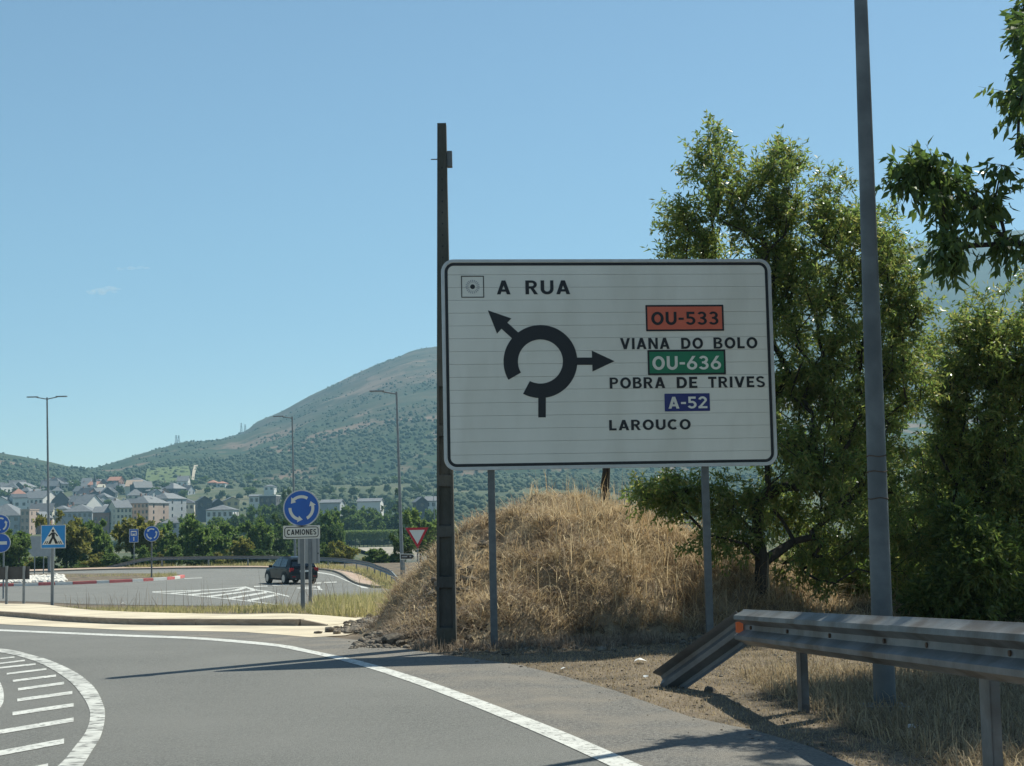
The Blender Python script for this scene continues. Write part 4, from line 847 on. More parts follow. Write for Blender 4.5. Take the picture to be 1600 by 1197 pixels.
tree_thing('ash_tree', 'tall bushy yellow green tree growing behind the right side of the large sign', 'tree', B1, dict(trunk=tr1, lobes=L1, nc=900, tw=7, lv=15, ln=.09, wd=.028, seed=5, tr=.06, droop=.25, tl=.34, r0=.0034), 'leaf_ash')
B2 = at(1545, 965, 22.5); B2 = (B2.x, B2.y, float(near_z(B2.x, B2.y) + max(0, mound_z(B2.x, B2.y))) - .05)
L2 = [lobe(1530, 540, 22.5, 80, 90, 70, B2), lobe(1590, 600, 22.5, 110, 100, 90, B2), lobe(1500, 620, 22.3, 60, 90, 60, B2), lobe(1530, 720, 22.5, 110, 100, 90, B2), lobe(1600, 800, 22.4, 110, 110, 100, B2), lobe(1480, 830, 22.6, 80, 80, 90, B2), lobe(1660, 500, 23, 100, 90, 90, B2)]
tr2 = [(0, 0, -.2), (-.05, 0, .8), loc_(1530, 780, 22.5, B2), loc_(1545, 660, 22.5, B2), loc_(1560, 540, 22.5, B2)]
tree_thing('ash_tree', 'leafy green tree at the right edge behind the guardrail', 'tree', B2, dict(trunk=tr2, lobes=L2, nc=700, tw=7, lv=14, ln=.095, wd=.029, seed=9, tr=.06, droop=.3, tl=.32, r0=.0045), 'leaf_ash')
# overhanging tree whose trunk stands right of the picture
B3 = (6.9, 13.6, 0.0)
L3 = [lobe(1580, 290, 13.2, 70, 70, 60, B3, .22), lobe(1500, 320, 13.0, 60, 50, 36, B3, .14), lobe(1440, 275, 13.0, 40, 30, 18, B3, .09), lobe(1590, 215, 13.2, 30, 50, 36, B3, .07), lobe(1590, 145, 13.3, 24, 50, 20, B3, .07), lobe(1612, 60, 13.3, 12, 60, 26, B3, .05), lobe(1500, 385, 12.9, 60, 30, 10, B3, .09), lobe(1590, 385, 13, 46, 40, 16, B3, .07),
      lobe(1800, 150, 13.6, 140, 300, 170, B3, 3.0), lobe(1830, -150, 13.8, 160, 260, 150, B3, 2.2), lobe(1920, 250, 13.4, 180, 300, 120, B3, 2.0), lobe(1890, 100, 15.2, 170, 200, 200, B3, 2.4)] + [[*l_, 1.9] for l_ in ([.3, 1.0, 5.0, 1.6, 1.3, 1.2], [1.4, .2, 6.2, 1.7, 1.4, 1.3], [.4, 2.0, 6.5, .9, 1.0, .9], [1.0, 1.9, 5.6, 1.0, 1.2, 1.0], [1.9, 1.4, 6, 1.2, 1.2, 1.2], [.6, 3.0, 7.2, 1.0, 1.0, .9], [.1, 3.6, 7.0, .7, .9, .9], [.9, 3.8, 6.6, .9, .9, .9], [1.8, 3.2, 6.4, 1.0, 1.0, 1.0], [-.9, 2.2, 6.2, .42, .8, .7], [-.7, 3.0, 6.8, .5, .8, .7], [-.6, 1.2, 5.2, .5, .7, .6], [-1.0, 1.0, 5.8, .45, .7, .6], [1.6, -1.4, 5.0, 1.7, 1.4, 1.2])]
tr3 = [(0, 0, -.2), (-.05, 0, 1.2), (-.15, 0, 2.3), (-.5, -.1, 3.4), (-.9, -.1, 4.6), (-1.0, 0, 6.0)]
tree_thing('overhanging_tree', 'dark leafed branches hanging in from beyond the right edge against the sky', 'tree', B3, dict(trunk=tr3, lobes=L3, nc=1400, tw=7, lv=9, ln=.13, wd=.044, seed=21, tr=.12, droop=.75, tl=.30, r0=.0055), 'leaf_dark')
# understory shrubs behind the guardrail
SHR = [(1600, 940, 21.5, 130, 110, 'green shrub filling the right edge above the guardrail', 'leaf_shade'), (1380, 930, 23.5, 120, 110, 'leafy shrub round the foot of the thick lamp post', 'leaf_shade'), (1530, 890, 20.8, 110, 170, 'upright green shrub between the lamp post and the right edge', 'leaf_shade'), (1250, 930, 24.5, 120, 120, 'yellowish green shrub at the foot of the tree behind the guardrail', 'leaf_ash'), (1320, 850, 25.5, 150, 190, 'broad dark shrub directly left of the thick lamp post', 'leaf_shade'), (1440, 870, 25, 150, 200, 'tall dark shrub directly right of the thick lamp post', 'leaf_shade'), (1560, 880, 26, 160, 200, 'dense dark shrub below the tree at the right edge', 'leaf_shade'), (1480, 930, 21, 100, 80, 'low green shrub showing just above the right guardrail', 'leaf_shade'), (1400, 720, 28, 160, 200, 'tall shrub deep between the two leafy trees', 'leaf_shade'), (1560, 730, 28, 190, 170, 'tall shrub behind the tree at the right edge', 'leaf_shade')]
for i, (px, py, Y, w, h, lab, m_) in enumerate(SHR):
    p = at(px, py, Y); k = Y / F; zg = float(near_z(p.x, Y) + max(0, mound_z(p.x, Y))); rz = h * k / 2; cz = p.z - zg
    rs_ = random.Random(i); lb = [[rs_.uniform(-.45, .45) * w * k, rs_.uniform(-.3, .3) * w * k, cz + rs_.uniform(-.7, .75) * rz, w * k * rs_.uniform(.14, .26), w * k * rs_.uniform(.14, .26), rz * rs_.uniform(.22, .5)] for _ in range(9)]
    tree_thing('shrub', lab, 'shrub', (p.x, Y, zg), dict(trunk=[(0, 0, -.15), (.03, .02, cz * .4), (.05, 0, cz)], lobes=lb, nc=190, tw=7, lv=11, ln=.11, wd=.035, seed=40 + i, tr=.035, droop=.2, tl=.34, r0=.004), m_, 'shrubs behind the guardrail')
# dead stump on the mound
sp = at(944, 800, 23.4); mb = MB(); zt = float(mound_z(sp.x, 23.4))
t_ = at(947, 715, 23.4)
mb.loft([[(sp.x + (t_.x - sp.x) * f + rr * math.cos(a) * (1 + .15 * math.sin(3 * a + f * 9)), 23.4 + rr * math.sin(a), zt - .2 + (t_.z - zt + .2) * f) for a in np.linspace(0, 6.283, 9)[:-1]] for f, rr in ((0, .085), (.3, .065), (.6, .07), (.8, .06), (1, .05))])
so = part('dead_trunk', mb, 'bark', None, smooth=40); tag(so, 'bare broken tree trunk leaning on top of the mound under the sign', 'tree trunk')

# ---- grass and brush
def blades(P, h, lean, w, r, curl=.35):
    n = len(P); a = r.uniform(0, 6.283, n); D = np.stack([np.cos(a), np.sin(a), np.zeros(n)], 1); b_ = r.uniform(0, 6.283, n); Sd = np.stack([np.cos(b_), np.sin(b_), np.zeros(n)], 1) * (w * r.uniform(.6, 1.3, n))[:, None] / 2
    h = h[:, None]; ln = lean[:, None]; up = np.array([0, 0, 1.0])
    m_ = P + up * h * .55 * np.sqrt(np.clip(1 - ln * ln * .5, .05, 1)) + D * h * ln * .45; t = P + up * h * np.clip(1 - ln * .75, .08, 1) + D * h * ln * (1 + curl)
    V = np.stack([P - Sd, P + Sd, m_ + Sd * .75, m_ - Sd * .75, t], 1).reshape(-1, 3); i = np.arange(n) * 5
    F_ = np.concatenate([np.stack([i, i + 1, i + 2], 1), np.stack([i, i + 2, i + 3], 1), np.stack([i + 3, i + 2, i + 4], 1)]); return V, F_
r = np.random.default_rng(77)
n = 125000; X = r.uniform(-2.6, 9, n); Y = r.uniform(19.5, 27, n); mz = mound_z(X, Y); keep = (mz > .02) & (r.random(n) < np.clip(.25 + mz, 0, 1)) & (fbm(X * 1.9 + 11, Y * 1.9, 3) + r.normal(size=n) * .05 > -.13); X, Y, mz = X[keep], Y[keep], mz[keep]
pt = fbm(X * .9 + 3, Y * .9, 4); brown = (pt + r.normal(size=len(X)) * .10 - np.clip(X - .9, -1.8, 1.5) * .10) > -.01
P = np.stack([X, Y, mz + near_z(X, Y) - .02], 1)
tall = np.clip((X - .6) / 2, 0, 1) * np.clip(mz * 1.5, 0, 1)
cl = fbm(X * 2.3 + 4, Y * 2.3, 3); h = r.uniform(.05, .24, len(X)) * (1 + tall * .8) * np.clip(1 + 2.2 * cl, .4, 2.0); lean = np.clip(r.normal(1.0, .3, len(X)), .2, 1.32)
V, Fc = blades(P[~brown], h[~brown], lean[~brown], .0085, r); struct('dry_grass', npmesh('dry_grass', V, Fc), 'dry_grass', kind='stuff')['label'] = 'matted dry straw grass covering the mound'
V, Fc = blades(P[brown], h[brown] * .8, np.clip(lean[brown] * 1.15, .3, 1.3), .008, r); struct('dead_brush', npmesh('dead_brush', V, Fc), 'dead_brush', kind='stuff')['label'] = 'brown dead brush and roots on the mound'
nt_ = 1500; TX = r.uniform(-2.3, 7, nt_); TYy = r.uniform(19.8, 25.5, nt_); tz = mound_z(TX, TYy); kk = tz > .1; TX, TYy = TX[kk], TYy[kk]; m_t = 34; n = len(TX) * m_t
ts = np.repeat(r.uniform(.4, 1.5, len(TX)), m_t); X = np.repeat(TX, m_t) + r.normal(size=n) * .05 * ts; Y = np.repeat(TYy, m_t) + r.normal(size=n) * .05 * ts
V, Fc = blades(np.stack([X, Y, mound_z(X, Y) + near_z(X, Y) - .03], 1), r.uniform(.10, .30, n) * ts, np.clip(r.normal(.85, .4, n), 0, 1.3), .009, r); struct('grass_tufts', npmesh('grass_tufts', V, Fc), 'dry_grass', kind='stuff')['label'] = 'uneven tufts of dry grass on the mound'
n = 9000; X = r.uniform(-2.4, 1.2, n); Y = r.uniform(19.6, 24, n); kk = (mound_z(X, Y) > .06) & (fbm(X * 1.6, Y * 1.6, 3) > -.02); X, Y = X[kk], Y[kk]
V, Fc = blades(np.stack([X, Y, mound_z(X, Y) + near_z(X, Y) - .02], 1), r.uniform(.1, .45, len(X)), np.clip(r.normal(.9, .3, len(X)), .2, 1.3), .012, r); struct('dead_roots', npmesh('dead_roots', V, Fc), 'dead_brush', kind='stuff')['label'] = 'dark dead roots and twigs on the left of the mound'
# long pale stalks on the right flank
n = 2600; X = np.clip(r.normal(2.4, 1.3, n), -1, 7); Y = r.uniform(20.2, 25, n); mz = mound_z(X, Y); kk = mz > .12; X, Y, mz = X[kk], Y[kk], mz[kk]
V, Fc = blades(np.stack([X, Y, mz + near_z(X, Y) - .02], 1), r.uniform(.3, .75, len(X)), np.clip(r.normal(.4, .3, len(X)), 0, 1.2), .009, r); struct('straw_stalks', npmesh('straw_stalks', V, Fc), 'dry_grass', kind='stuff')['label'] = 'long pale straw stalks on the right flank of the mound'
n = 7000; X = r.uniform(-1.8, 6, n); Y = r.uniform(19.9, 25, n); mz = mound_z(X, Y); kk = mz > .1; X, Y, mz = X[kk], Y[kk], mz[kk]
V, Fc = blades(np.stack([X, Y, mz + near_z(X, Y) + .03], 1), r.uniform(.15, .42, len(X)), np.clip(r.normal(1.25, .12, len(X)), .9, 1.33), .010, r, .1); struct('fallen_straw', npmesh('fallen_straw', V, Fc), 'dry_grass', kind='stuff')['label'] = 'fallen straw lying across the mound'
# verge grass round the guardrail
ex = np.array([p.x for p in EDGE]); ey = np.array([p.y for p in EDGE])
def off_road(X, Y):                        # true on the verge side of the near road edge
    inside = np.zeros(len(X), bool); poly = road_pts; j = len(poly) - 1
    for i in range(len(poly)):
        xi, yi = poly[i]; xj, yj = poly[j]
        c = ((yi > Y) != (yj > Y)) & (X < (xj - xi) * (Y - yi) / (yj - yi + 1e-12) + xi); inside ^= c; j = i
    return ~inside
n = 170000; X = r.uniform(-1.2, 9, n); Y = r.uniform(6.5, 20.6, n); ok = off_road(X, Y) & (mound_z(X, Y) < .10) & (fbm(X * .8, Y * .8, 4) + r.normal(size=n) * .12 + np.clip((X - .5) * .14, -.3, .3) > -.16); X, Y = X[ok], Y[ok]
gx = np.interp(Y, [7.8, 13.75], [c1.x, c0.x]); behind = (X > gx + .15) & (Y < 15.5)
hh = r.uniform(.015, .06, len(X)) * np.where(behind, 3.4, 1) * np.where(X > 2.2, 1.3, 1)
V, Fc = blades(np.stack([X, Y, np.maximum(g(Y), mound_z(X, Y)) - .005], 1), hh, np.clip(r.normal(.8, .4, len(X)), 0, 1.4), np.where(behind, .008, .006), r); struct('verge_grass', npmesh('verge_grass', V, Fc), 'verge_straw', kind='stuff')['label'] = 'short dry grass on the verge round the guardrail'
n = 1400; X = r.uniform(-2.2, 4.5, n); Y = 19.3 + r.normal(size=n) * .35 + np.clip(X, 0, 4) * .1; kk = off_road(X, Y) & (fbm(X * 2.1, Y * 2.1, 3) > 0); X, Y = X[kk], Y[kk]; X = np.repeat(X, 9) + r.normal(size=len(X) * 9) * .03; Y = np.repeat(Y, 9) + r.normal(size=len(Y) * 9) * .03
V, Fc = blades(np.stack([X, Y, np.maximum(g(Y), mound_z(X, Y)) - .01], 1), r.uniform(.06, .22, len(X)), np.clip(r.normal(.6, .35, len(X)), 0, 1.2), .008, r); struct('foot_weeds', npmesh('foot_weeds', V, Fc), 'dead_brush', kind='stuff')['label'] = 'sparse dry weeds along the foot of the mound'
# grass strip on the splitter island
def strip_grass(n, px0, px1, py0, py1, hmin, hmax, m_, name, lab, wid=.012):
    A_ = []
    a = G(px0, py1); b_ = G(px1, py1); c_ = G(px1, py0); d_ = G(px0, py0); u = r.random(n); v = r.random(n)
    X = (a.x * (1 - u) + b_.x * u) * (1 - v) + (d_.x * (1 - u) + c_.x * u) * v; Y = (a.y * (1 - u) + b_.y * u) * (1 - v) + (d_.y * (1 - u) + c_.y * u) * v
    nz = fbm(X * .7, Y * .5, 3); ok = nz + r.normal(size=n) * .1 > -.12; X, Y, nz = X[ok], Y[ok], nz[ok]
    h = r.uniform(hmin, hmax, len(X)) * (1 + 1.6 * np.clip(nz + .05, -.3, .6)) * np.interp(X, [a.x, b_.x], [.7, 1.5]); V, Fc = blades(np.stack([X, Y, g(Y)], 1), h, np.clip(r.normal(.35, .25, len(X)), 0, 1), wid, r, .2)
    struct(name, npmesh(name, V, Fc), m_, kind='stuff')['label'] = lab
strip_grass(9000, 92, 610, 950, 959.5, .06, .20, 'green_grass', 'island_grass', 'yellow green weeds along the splitter island')
strip_grass(9500, 490, 650, 938, 966, .2, .5, 'green_grass', 'tall_grass', 'tall yellow grass between the lorry sign and the mound')
strip_grass(260, 100, 600, 946, 959, .5, .95, 'dead_brush', 'dead_stems', 'dark dead weed stems standing in the island grass', .010)
strip_grass(5000, 90, 276, 899.5, 905, .08, .3, 'green_grass', 'nose_weeds', 'dry weeds on the red and white kerbed island', .03)
n = 26000; u = r.random(n); PX = np.array([(p.x, p.y) for p in path]); idx = u * (len(PX) - 1); i0 = idx.astype(int); f = idx - i0; X = PX[i0, 0] * (1 - f) + PX[np.minimum(i0 + 1, len(PX) - 1), 0] * f + r.normal(size=n) * .4; Y = PX[i0, 1] * (1 - f) + PX[np.minimum(i0 + 1, len(PX) - 1), 1] * f + r.uniform(-.2, 3.5, n)
V, Fc = blades(np.stack([X, Y, np.where(Y < 140, ZP, ZP - .3) + 0 * X], 1), r.uniform(.15, .6, n), np.clip(r.normal(.4, .3, n), 0, 1), .03, r); struct('bank_grass', npmesh('bank_grass', V, Fc), 'green_grass', kind='stuff')['label'] = 'dry grass under the far guardrail'

# ---- stones
def rock_mesh(seed, sub=2):
    bm = bmesh.new(); bmesh.ops.create_icosphere(bm, subdivisions=sub, radius=1); rr = np.random.default_rng(seed); pl_ = [(nrm(rr.normal(size=3)), rr.uniform(.55, .9)) for _ in range(9)]
    for v in bm.verts:
        c = np.array(v.co); c = c * (1 + .18 * (fbm(c[0] * 2 + seed, c[1] * 2 + c[2] * 1.7, 3)) * 2)
        for n_, d in pl_:
            e = c @ n_
            if e > d: c = c - n_ * (e - d) * .85
        v.co = c
    me = bpy.data.meshes.new('rock'); bm.to_mesh(me); bm.free(); me.materials.append(MATS['rock']); me.shade_smooth(); me.set_sharp_from_angle(angle=R(28)); return me
RM = [rock_mesh(s) for s in (1, 2, 3, 4, 5)]
ROCKS = [(612, 950, 19.9, .30, .2, 'large pale rock at the left foot of the mound'), (598, 978, 19.9, .22, .14, 'rock nearest the light pavement at the left foot of the mound'), (635, 925, 20.4, .28, .2, 'rock on the left flank of the mound below the give way sign'), (660, 955, 20.0, .24, .16, 'rock just left of the concrete pole foot'), (625, 985, 19.7, .16, .09, 'small flat rock below the large pale rock'), (735, 995, 19.6, .13, .10, 'dark rock between the concrete pole and the left sign post'), (815, 1008, 19.1, .16, .11, 'dark rock just right of the left sign post'), (755, 868, 22.3, .17, .09, 'flat stone half way up the mound beside the left sign post'), (1110, 1085, 13.9, .12, .09, 'dark rock under the low end of the near guardrail'), (1248, 1092, 13.2, .11, .06, 'flat stone at the first guardrail post'), (670, 985, 19.6, .10, .07, 'small stone at the foot of the concrete pole'), (590, 992, 19.6, .12, .07, 'small stone at the pavement corner')]
for i, (px, py, Y, s, hz, lab) in enumerate(ROCKS):
    p = at(px, py, Y); o = obj('rock', RM[i % 5], None); zg = max(float(mound_z(p.x, Y)), 0) + gz(Y); s *= .62; hz *= .62; o.location = (p.x, Y, zg + hz * .1); o.scale = (s, s * .8, hz); o.rotation_euler = (random.uniform(-.3, .3), random.uniform(-.4, .4), random.uniform(0, 6)); tag(o, lab, 'rock', 'rocks at the foot of the mound')
# rubble: pebbles on the shoulder and crumbled soil, and pale stones on the island
def pebbles(name, X, Y, Z, s, m_, lab):
    bm = bmesh.new(); bmesh.ops.create_icosphere(bm, subdivisions=1, radius=1); bv = np.array([v.co for v in bm.verts]); bf = np.array([[v.index for v in f.verts] for f in bm.faces]); bm.free(); n = len(X)
    sc3 = s[:, None] * r.uniform(.6, 1.2, (n, 3)) * np.array([1, 1, .6]); V = (bv[None] * (1 + r.normal(size=(n, len(bv), 1)) * .16)) * sc3[:, None] + np.stack([X, Y, Z], 1)[:, None]
    F_ = bf[None] + (np.arange(n) * len(bv))[:, None, None]; struct(name, npmesh(name, V.reshape(-1, 3), F_.reshape(-1, 3)), m_, kind='stuff')['label'] = lab
n = 6000; X = r.uniform(-3, 7, n); Y = r.uniform(9, 21, n); di = np.min(np.hypot(X[:, None] - ex[None, :14], Y[:, None] - ey[None, :14]), 1); ok = off_road(X, Y) | (di < .5 + 0 * di) & (r.random(n) < .7); X, Y = X[ok], Y[ok]
pebbles('verge_gravel', X, Y, np.maximum(g(Y), mound_z(X, Y)) + .006, r.uniform(.004, .014, len(X)) * np.where(r.random(len(X)) < .06, 2.2, 1), 'rock', 'loose gravel along the road edge')
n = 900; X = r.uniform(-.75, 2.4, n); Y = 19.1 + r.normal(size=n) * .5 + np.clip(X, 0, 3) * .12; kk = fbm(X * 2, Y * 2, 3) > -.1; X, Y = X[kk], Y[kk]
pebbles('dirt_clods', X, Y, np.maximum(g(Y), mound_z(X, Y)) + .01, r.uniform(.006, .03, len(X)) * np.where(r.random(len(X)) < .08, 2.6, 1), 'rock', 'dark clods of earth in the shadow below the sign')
n = 2600; X = r.uniform(-2.1, -.6, n); Y = r.uniform(19.4, 22.2, n); kk = fbm(X * 1.5, Y * 1.5, 3) > -.08; X, Y = X[kk], Y[kk]
pebbles('mound_rubble', X, Y, np.maximum(g(Y), mound_z(X, Y)) + .01, r.uniform(.006, .03, len(X)) * np.where(r.random(len(X)) < .10, 3.2, 1), 'rock', 'broken rubble at the left foot of the mound')
n = 1300; Y = r.uniform(103, 117, n); X = (r.uniform(-40, 98, n) - 800) / F * Y; pebbles('pale_rubble', X, Y, np.full(n, ZP + .16), r.uniform(.08, .28, n), 'pale_stone', 'pile of pale stones on the kerbed island')
n = 1500; e_ = G(585, 972); X = e_.x + r.normal(size=n) * .55 + .25; Y = e_.y + r.uniform(-5.5, 3.5, n); X = X + (Y - e_.y) * .02; kk = (X > e_.x - .45 + .5 * r.random(n)); X, Y = X[kk], Y[kk]
pebbles('spilled_earth', X, Y, g(Y) + .03, r.uniform(.015, .07, len(X)) * np.where(r.random(len(X)) < .08, 2, 1), 'rock', 'earth and stones spilling over the end of the pavement')
# litter
LIT = [(985, 945, 21, .05, 'white scrap of paper on the dry grass right of the mound foot'), (880, 1050, 0, .05, 'white scrap of litter at the road edge below the sign'), (1000, 1037, 0, .07, 'white scrap of litter on the bare verge left of the guardrail end'), (192, 953, 0, .10, 'white scrap of litter on the raised pavement'), (1010, 1062, 0, .04, 'smallest white scrap beside the low guardrail end'), (1425, 1143, 0, .05, 'white scrap of litter under the guardrail by the thick lamp post')]
for i, (px, py, Y, s, lab) in enumerate(LIT):
    p = G(px, py) if not Y else at(px, py, Y); z = max(float(mound_z(p.x, p.y)), 0) + gz(p.y) + (.14 if i == 3 else .02); mb = MB(); rr = random.Random(i)
    mb.add([(p.x + s * rr.uniform(.6, 1.2) * math.cos(t), p.y + s * rr.uniform(.6, 1.4) * math.sin(t), z + rr.uniform(0, s * .6)) for t in (0, 1.1, 2.2, 3.4, 4.3, 5.2)] + [(p.x, p.y, z + s * .6)], [(k, (k + 1) % 6, 6) for k in range(6)]); tag(part('paper_scrap', mb, 'litter'), lab, 'litter', 'litter on the verges')

# ================================================================ MID-DISTANCE TREES
def proto(seed, h, w, tr_frac=.3, conical=False, nc=70, card=.34):
    rr = np.random.default_rng(seed); lb = []
    if conical:
        for k in range(6): f = k / 5; lb.append([0, 0, h * (.15 + .78 * f), w * .5 * (1 - .75 * f), w * .5 * (1 - .75 * f), h * .13])
    else:
        lb = [[0, 0, h * .62, w * .36, w * .36, h * .34]]
        for k in range(8):
            a = rr.uniform(0, 6.283); zz = rr.uniform(.42, .82); d = w * .30 * rr.uniform(.6, 1.1); lb.append([d * math.cos(a), d * math.sin(a), h * zz, w * rr.uniform(.16, .27), w * rr.uniform(.16, .27), h * rr.uniform(.10, .18)])
    (Vb, Fb), (Vl, Fl) = build_tree(trunk=[(0, 0, -.4), (.05, .02, h * .15), (0, .05, h * .4), (.05, 0, h * .75)], lobes=lb, nc=nc, tw=9, lv=10, ln=card, wd=card * .62, seed=seed, tr=h * .022, droop=.15, tl=w * .10, r0=.012, sides=5)
    tm = npmesh('trunk', Vb, Fb); tm.materials.append(MATS['bark']); return tm, npmesh('crown', Vl, Fl)
PR = [proto(101, 6, 5), proto(102, 6, 5.4), proto(103, 6, 4.6), proto(104, 6, 5), proto(105, 8, 3.6, conical=True)]
PH_ = [6, 6, 6, 6, 8]; PW = [5, 5.4, 4.6, 5, 3.6]
def place_tree(k, x, y, zb, h, w, m_, label, group, whole=True, name='tree', cat='tree'):
    o = thing(name, label, cat, (x, y, zb), group, rz=random.uniform(0, 6.28), world=False); o.scale = (w / PW[k], w / PW[k], h / PH_[k])
    tm, cm = PR[k]
    if whole: t = obj('trunk', tm, None, o)
    if not cm.materials: cm.materials.append(MATS[m_])
    c = obj('crown', cm, None, o); c.material_slots[0].link = 'OBJECT'; c.material_slots[0].material = MATS[m_]; return o
MID = [(12, 806, 78, 150, 'far_green', 0, 'dark green tree at the left edge behind the twin round signs'), (104, 800, 84, 148, 'far_olive', 1, 'yellowish tree right behind the pedestrian crossing sign'), (146, 808, 66, 165, 'far_green', 2, 'dark green tree between the yellowish tree and the small blue signs'), (208, 802, 88, 155, 'far_olive', 3, 'olive tree behind the small upright blue sign'), (262, 812, 70, 170, 'far_green', 0, 'green tree right of the far round blue sign'), (303, 805, 88, 158, 'far_green', 1, 'full green tree behind the middle of the far guardrail'), (352, 812, 74, 175, 'far_green', 2, 'green tree left of the park trees'), (398, 806, 64, 190, 'far_green', 3, 'leftmost park tree behind the car'), (428, 800, 66, 200, 'far_dark', 0, 'dark park tree behind the car roof'), (455, 812, 50, 210, 'far_green', 1, 'green tree behind the post of the lorry sign'), (515, 795, 52, 240, 'far_green', 2, 'green tree right of the round blue lorry sign'), (522, 818, 44, 205, 'far_dark', 3, 'dark round tree below the plate of the lorry sign'), (30, 835, 60, 143, 'far_green', 3, 'low green tree beneath the pink apartment block'), (655, 792, 66, 150, 'far_light', 0, 'pale green tree behind the give way sign'), (628, 832, 44, 108, 'far_dark', 1, 'dark bush behind the brown arrow sign'), (690, 800, 60, 170, 'far_light', 2, 'pale green tree behind the concrete pole'), (380, 838, 44, 150, 'far_olive', 3, 'low yellowish bush above the far guardrail'), (535, 846, 50, 143, 'far_olive', 0, 'low yellow green bush right of the car above the guardrail'), (505, 850, 36, 146, 'far_green', 1, 'small green bush above the car')]
for px, top, w, Y, m_, k, lab in MID:
    p = at(px, top, Y); zg = float(valley_z(p.x, Y)) if Y > 140 else (ZP if Y > 80 else 0); place_tree(k, p.x, Y, zg, p.z - zg + .2, w * Y / F, m_, lab, 'trees beyond the roundabout')
ORD = ['first', 'second', 'third', 'fourth', 'fifth', 'sixth', 'seventh', 'eighth', 'ninth', 'tenth', 'eleventh', 'twelfth', 'thirteenth', 'fourteenth', 'fifteenth', 'sixteenth', 'seventeenth', 'eighteenth', 'nineteenth', 'twentieth', 'twenty first', 'twenty second', 'twenty third', 'last']
for i, px in enumerate(np.linspace(20, 620, 24)):
    Y = 146 + random.uniform(0, 8); p = at(px + random.uniform(-9, 9), 860, Y); zg = float(valley_z(p.x, Y)); place_tree(i % 4, p.x, Y, zg, random.uniform(2.2, 3.6), random.uniform(2.0, 3.4), ['far_green', 'far_olive', 'far_green', 'far_dark'][i % 4], f'{ORD[i]} low bush from the left in the hedge behind the far guardrail', 'bushes behind the far guardrail', name='bush', cat='bush')
FARB = [(448, 758, 34, 520, 'far_dark', 0), (468, 765, 34, 560, 'far_dark', 1), (545, 786, 42, 470, 'far_green', 2), (574, 788, 44, 480, 'far_green', 3), (602, 790, 40, 500, 'far_dark', 1), (500, 792, 40, 450, 'far_green', 0), (622, 764, 42, 455, 'far_dark', 4), (640, 795, 30, 470, 'far_green', 1), (672, 792, 34, 480, 'far_green', 2), (590, 800, 40, 460, 'far_green', 0), (555, 800, 36, 455, 'far_green', 3)]
FARB += [(388, 786, 40, 500, 'far_green', 0), (416, 784, 42, 520, 'far_green', 2), (440, 786, 40, 490, 'far_dark', 1), (484, 790, 44, 500, 'far_green', 3), (528, 792, 40, 470, 'far_green', 1), (300, 800, 44, 420, 'far_green', 0), (338, 804, 44, 400, 'far_green', 2), (372, 800, 42, 430, 'far_dark', 3)]
labs = ['dark tree left of the lorry sign at the edge of town', 'dark tree hidden behind the top of the lorry sign', 'left green tree of the row beyond the river', 'second green tree of the row beyond the river', 'dark tree left of the dark conical tree', 'green tree right beside the round blue lorry sign', 'dark conical tree behind the lamp post by the river', 'green tree right of the dark conical tree', 'green tree half hidden by the concrete pole', 'low green tree above the clipped hedge', 'low green tree above the left end of the clipped hedge', 'green tree before the small white house left of the lorry sign', 'green tree before the flat roofed dark building', 'dark tree between the flat roofed building and the lorry sign', 'green tree just behind the right rim of the lorry sign', 'green tree below the long grey shed', 'green tree left of the wide white house', 'green tree before the wide white house', 'dark tree right of the wide white house']
for (px, top, w, Y, m_, k), lab in zip(FARB, labs):
    p = at(px, top, Y); zg = float(valley_z(p.x, Y)); place_tree(k, p.x, Y, zg, p.z - zg, w * Y / F, m_, lab, 'trees beyond the river')
# clipped hedge on trunks beyond the river
hp0 = at(533, 838, 436); hp1 = at(622, 838, 436); zg = float(valley_z(hp0.x, 436)); o = thing('hedge', 'clipped bright green hedge on dark trunks along the far river bank', 'hedge', ((hp0.x + hp1.x) / 2, 436, zg), world=False)
hw_ = (hp1.x - hp0.x) / 2; zt = at(575, 829, 436).z - zg; n = 9000; P = np.stack([r.uniform(-hw_, hw_, n), r.uniform(-1.6, 1.6, n), zt * .45 + zt * .55 * r.uniform(0, 1, n) ** .6], 1); V, Fc = leaves(P, r.normal(size=(n, 3)), .38, .26, r); obj('foliage', npmesh('foliage', V, Fc), 'far_light', o)
for k in range(14): x = -hw_ + hw_ * 2 * (k + .5) / 14; part('trunk', MB().cyl((x, 0, -.3), (x + random.uniform(-.1, .1), 0, zt * .55), .12, .09, 6), 'bark', o)

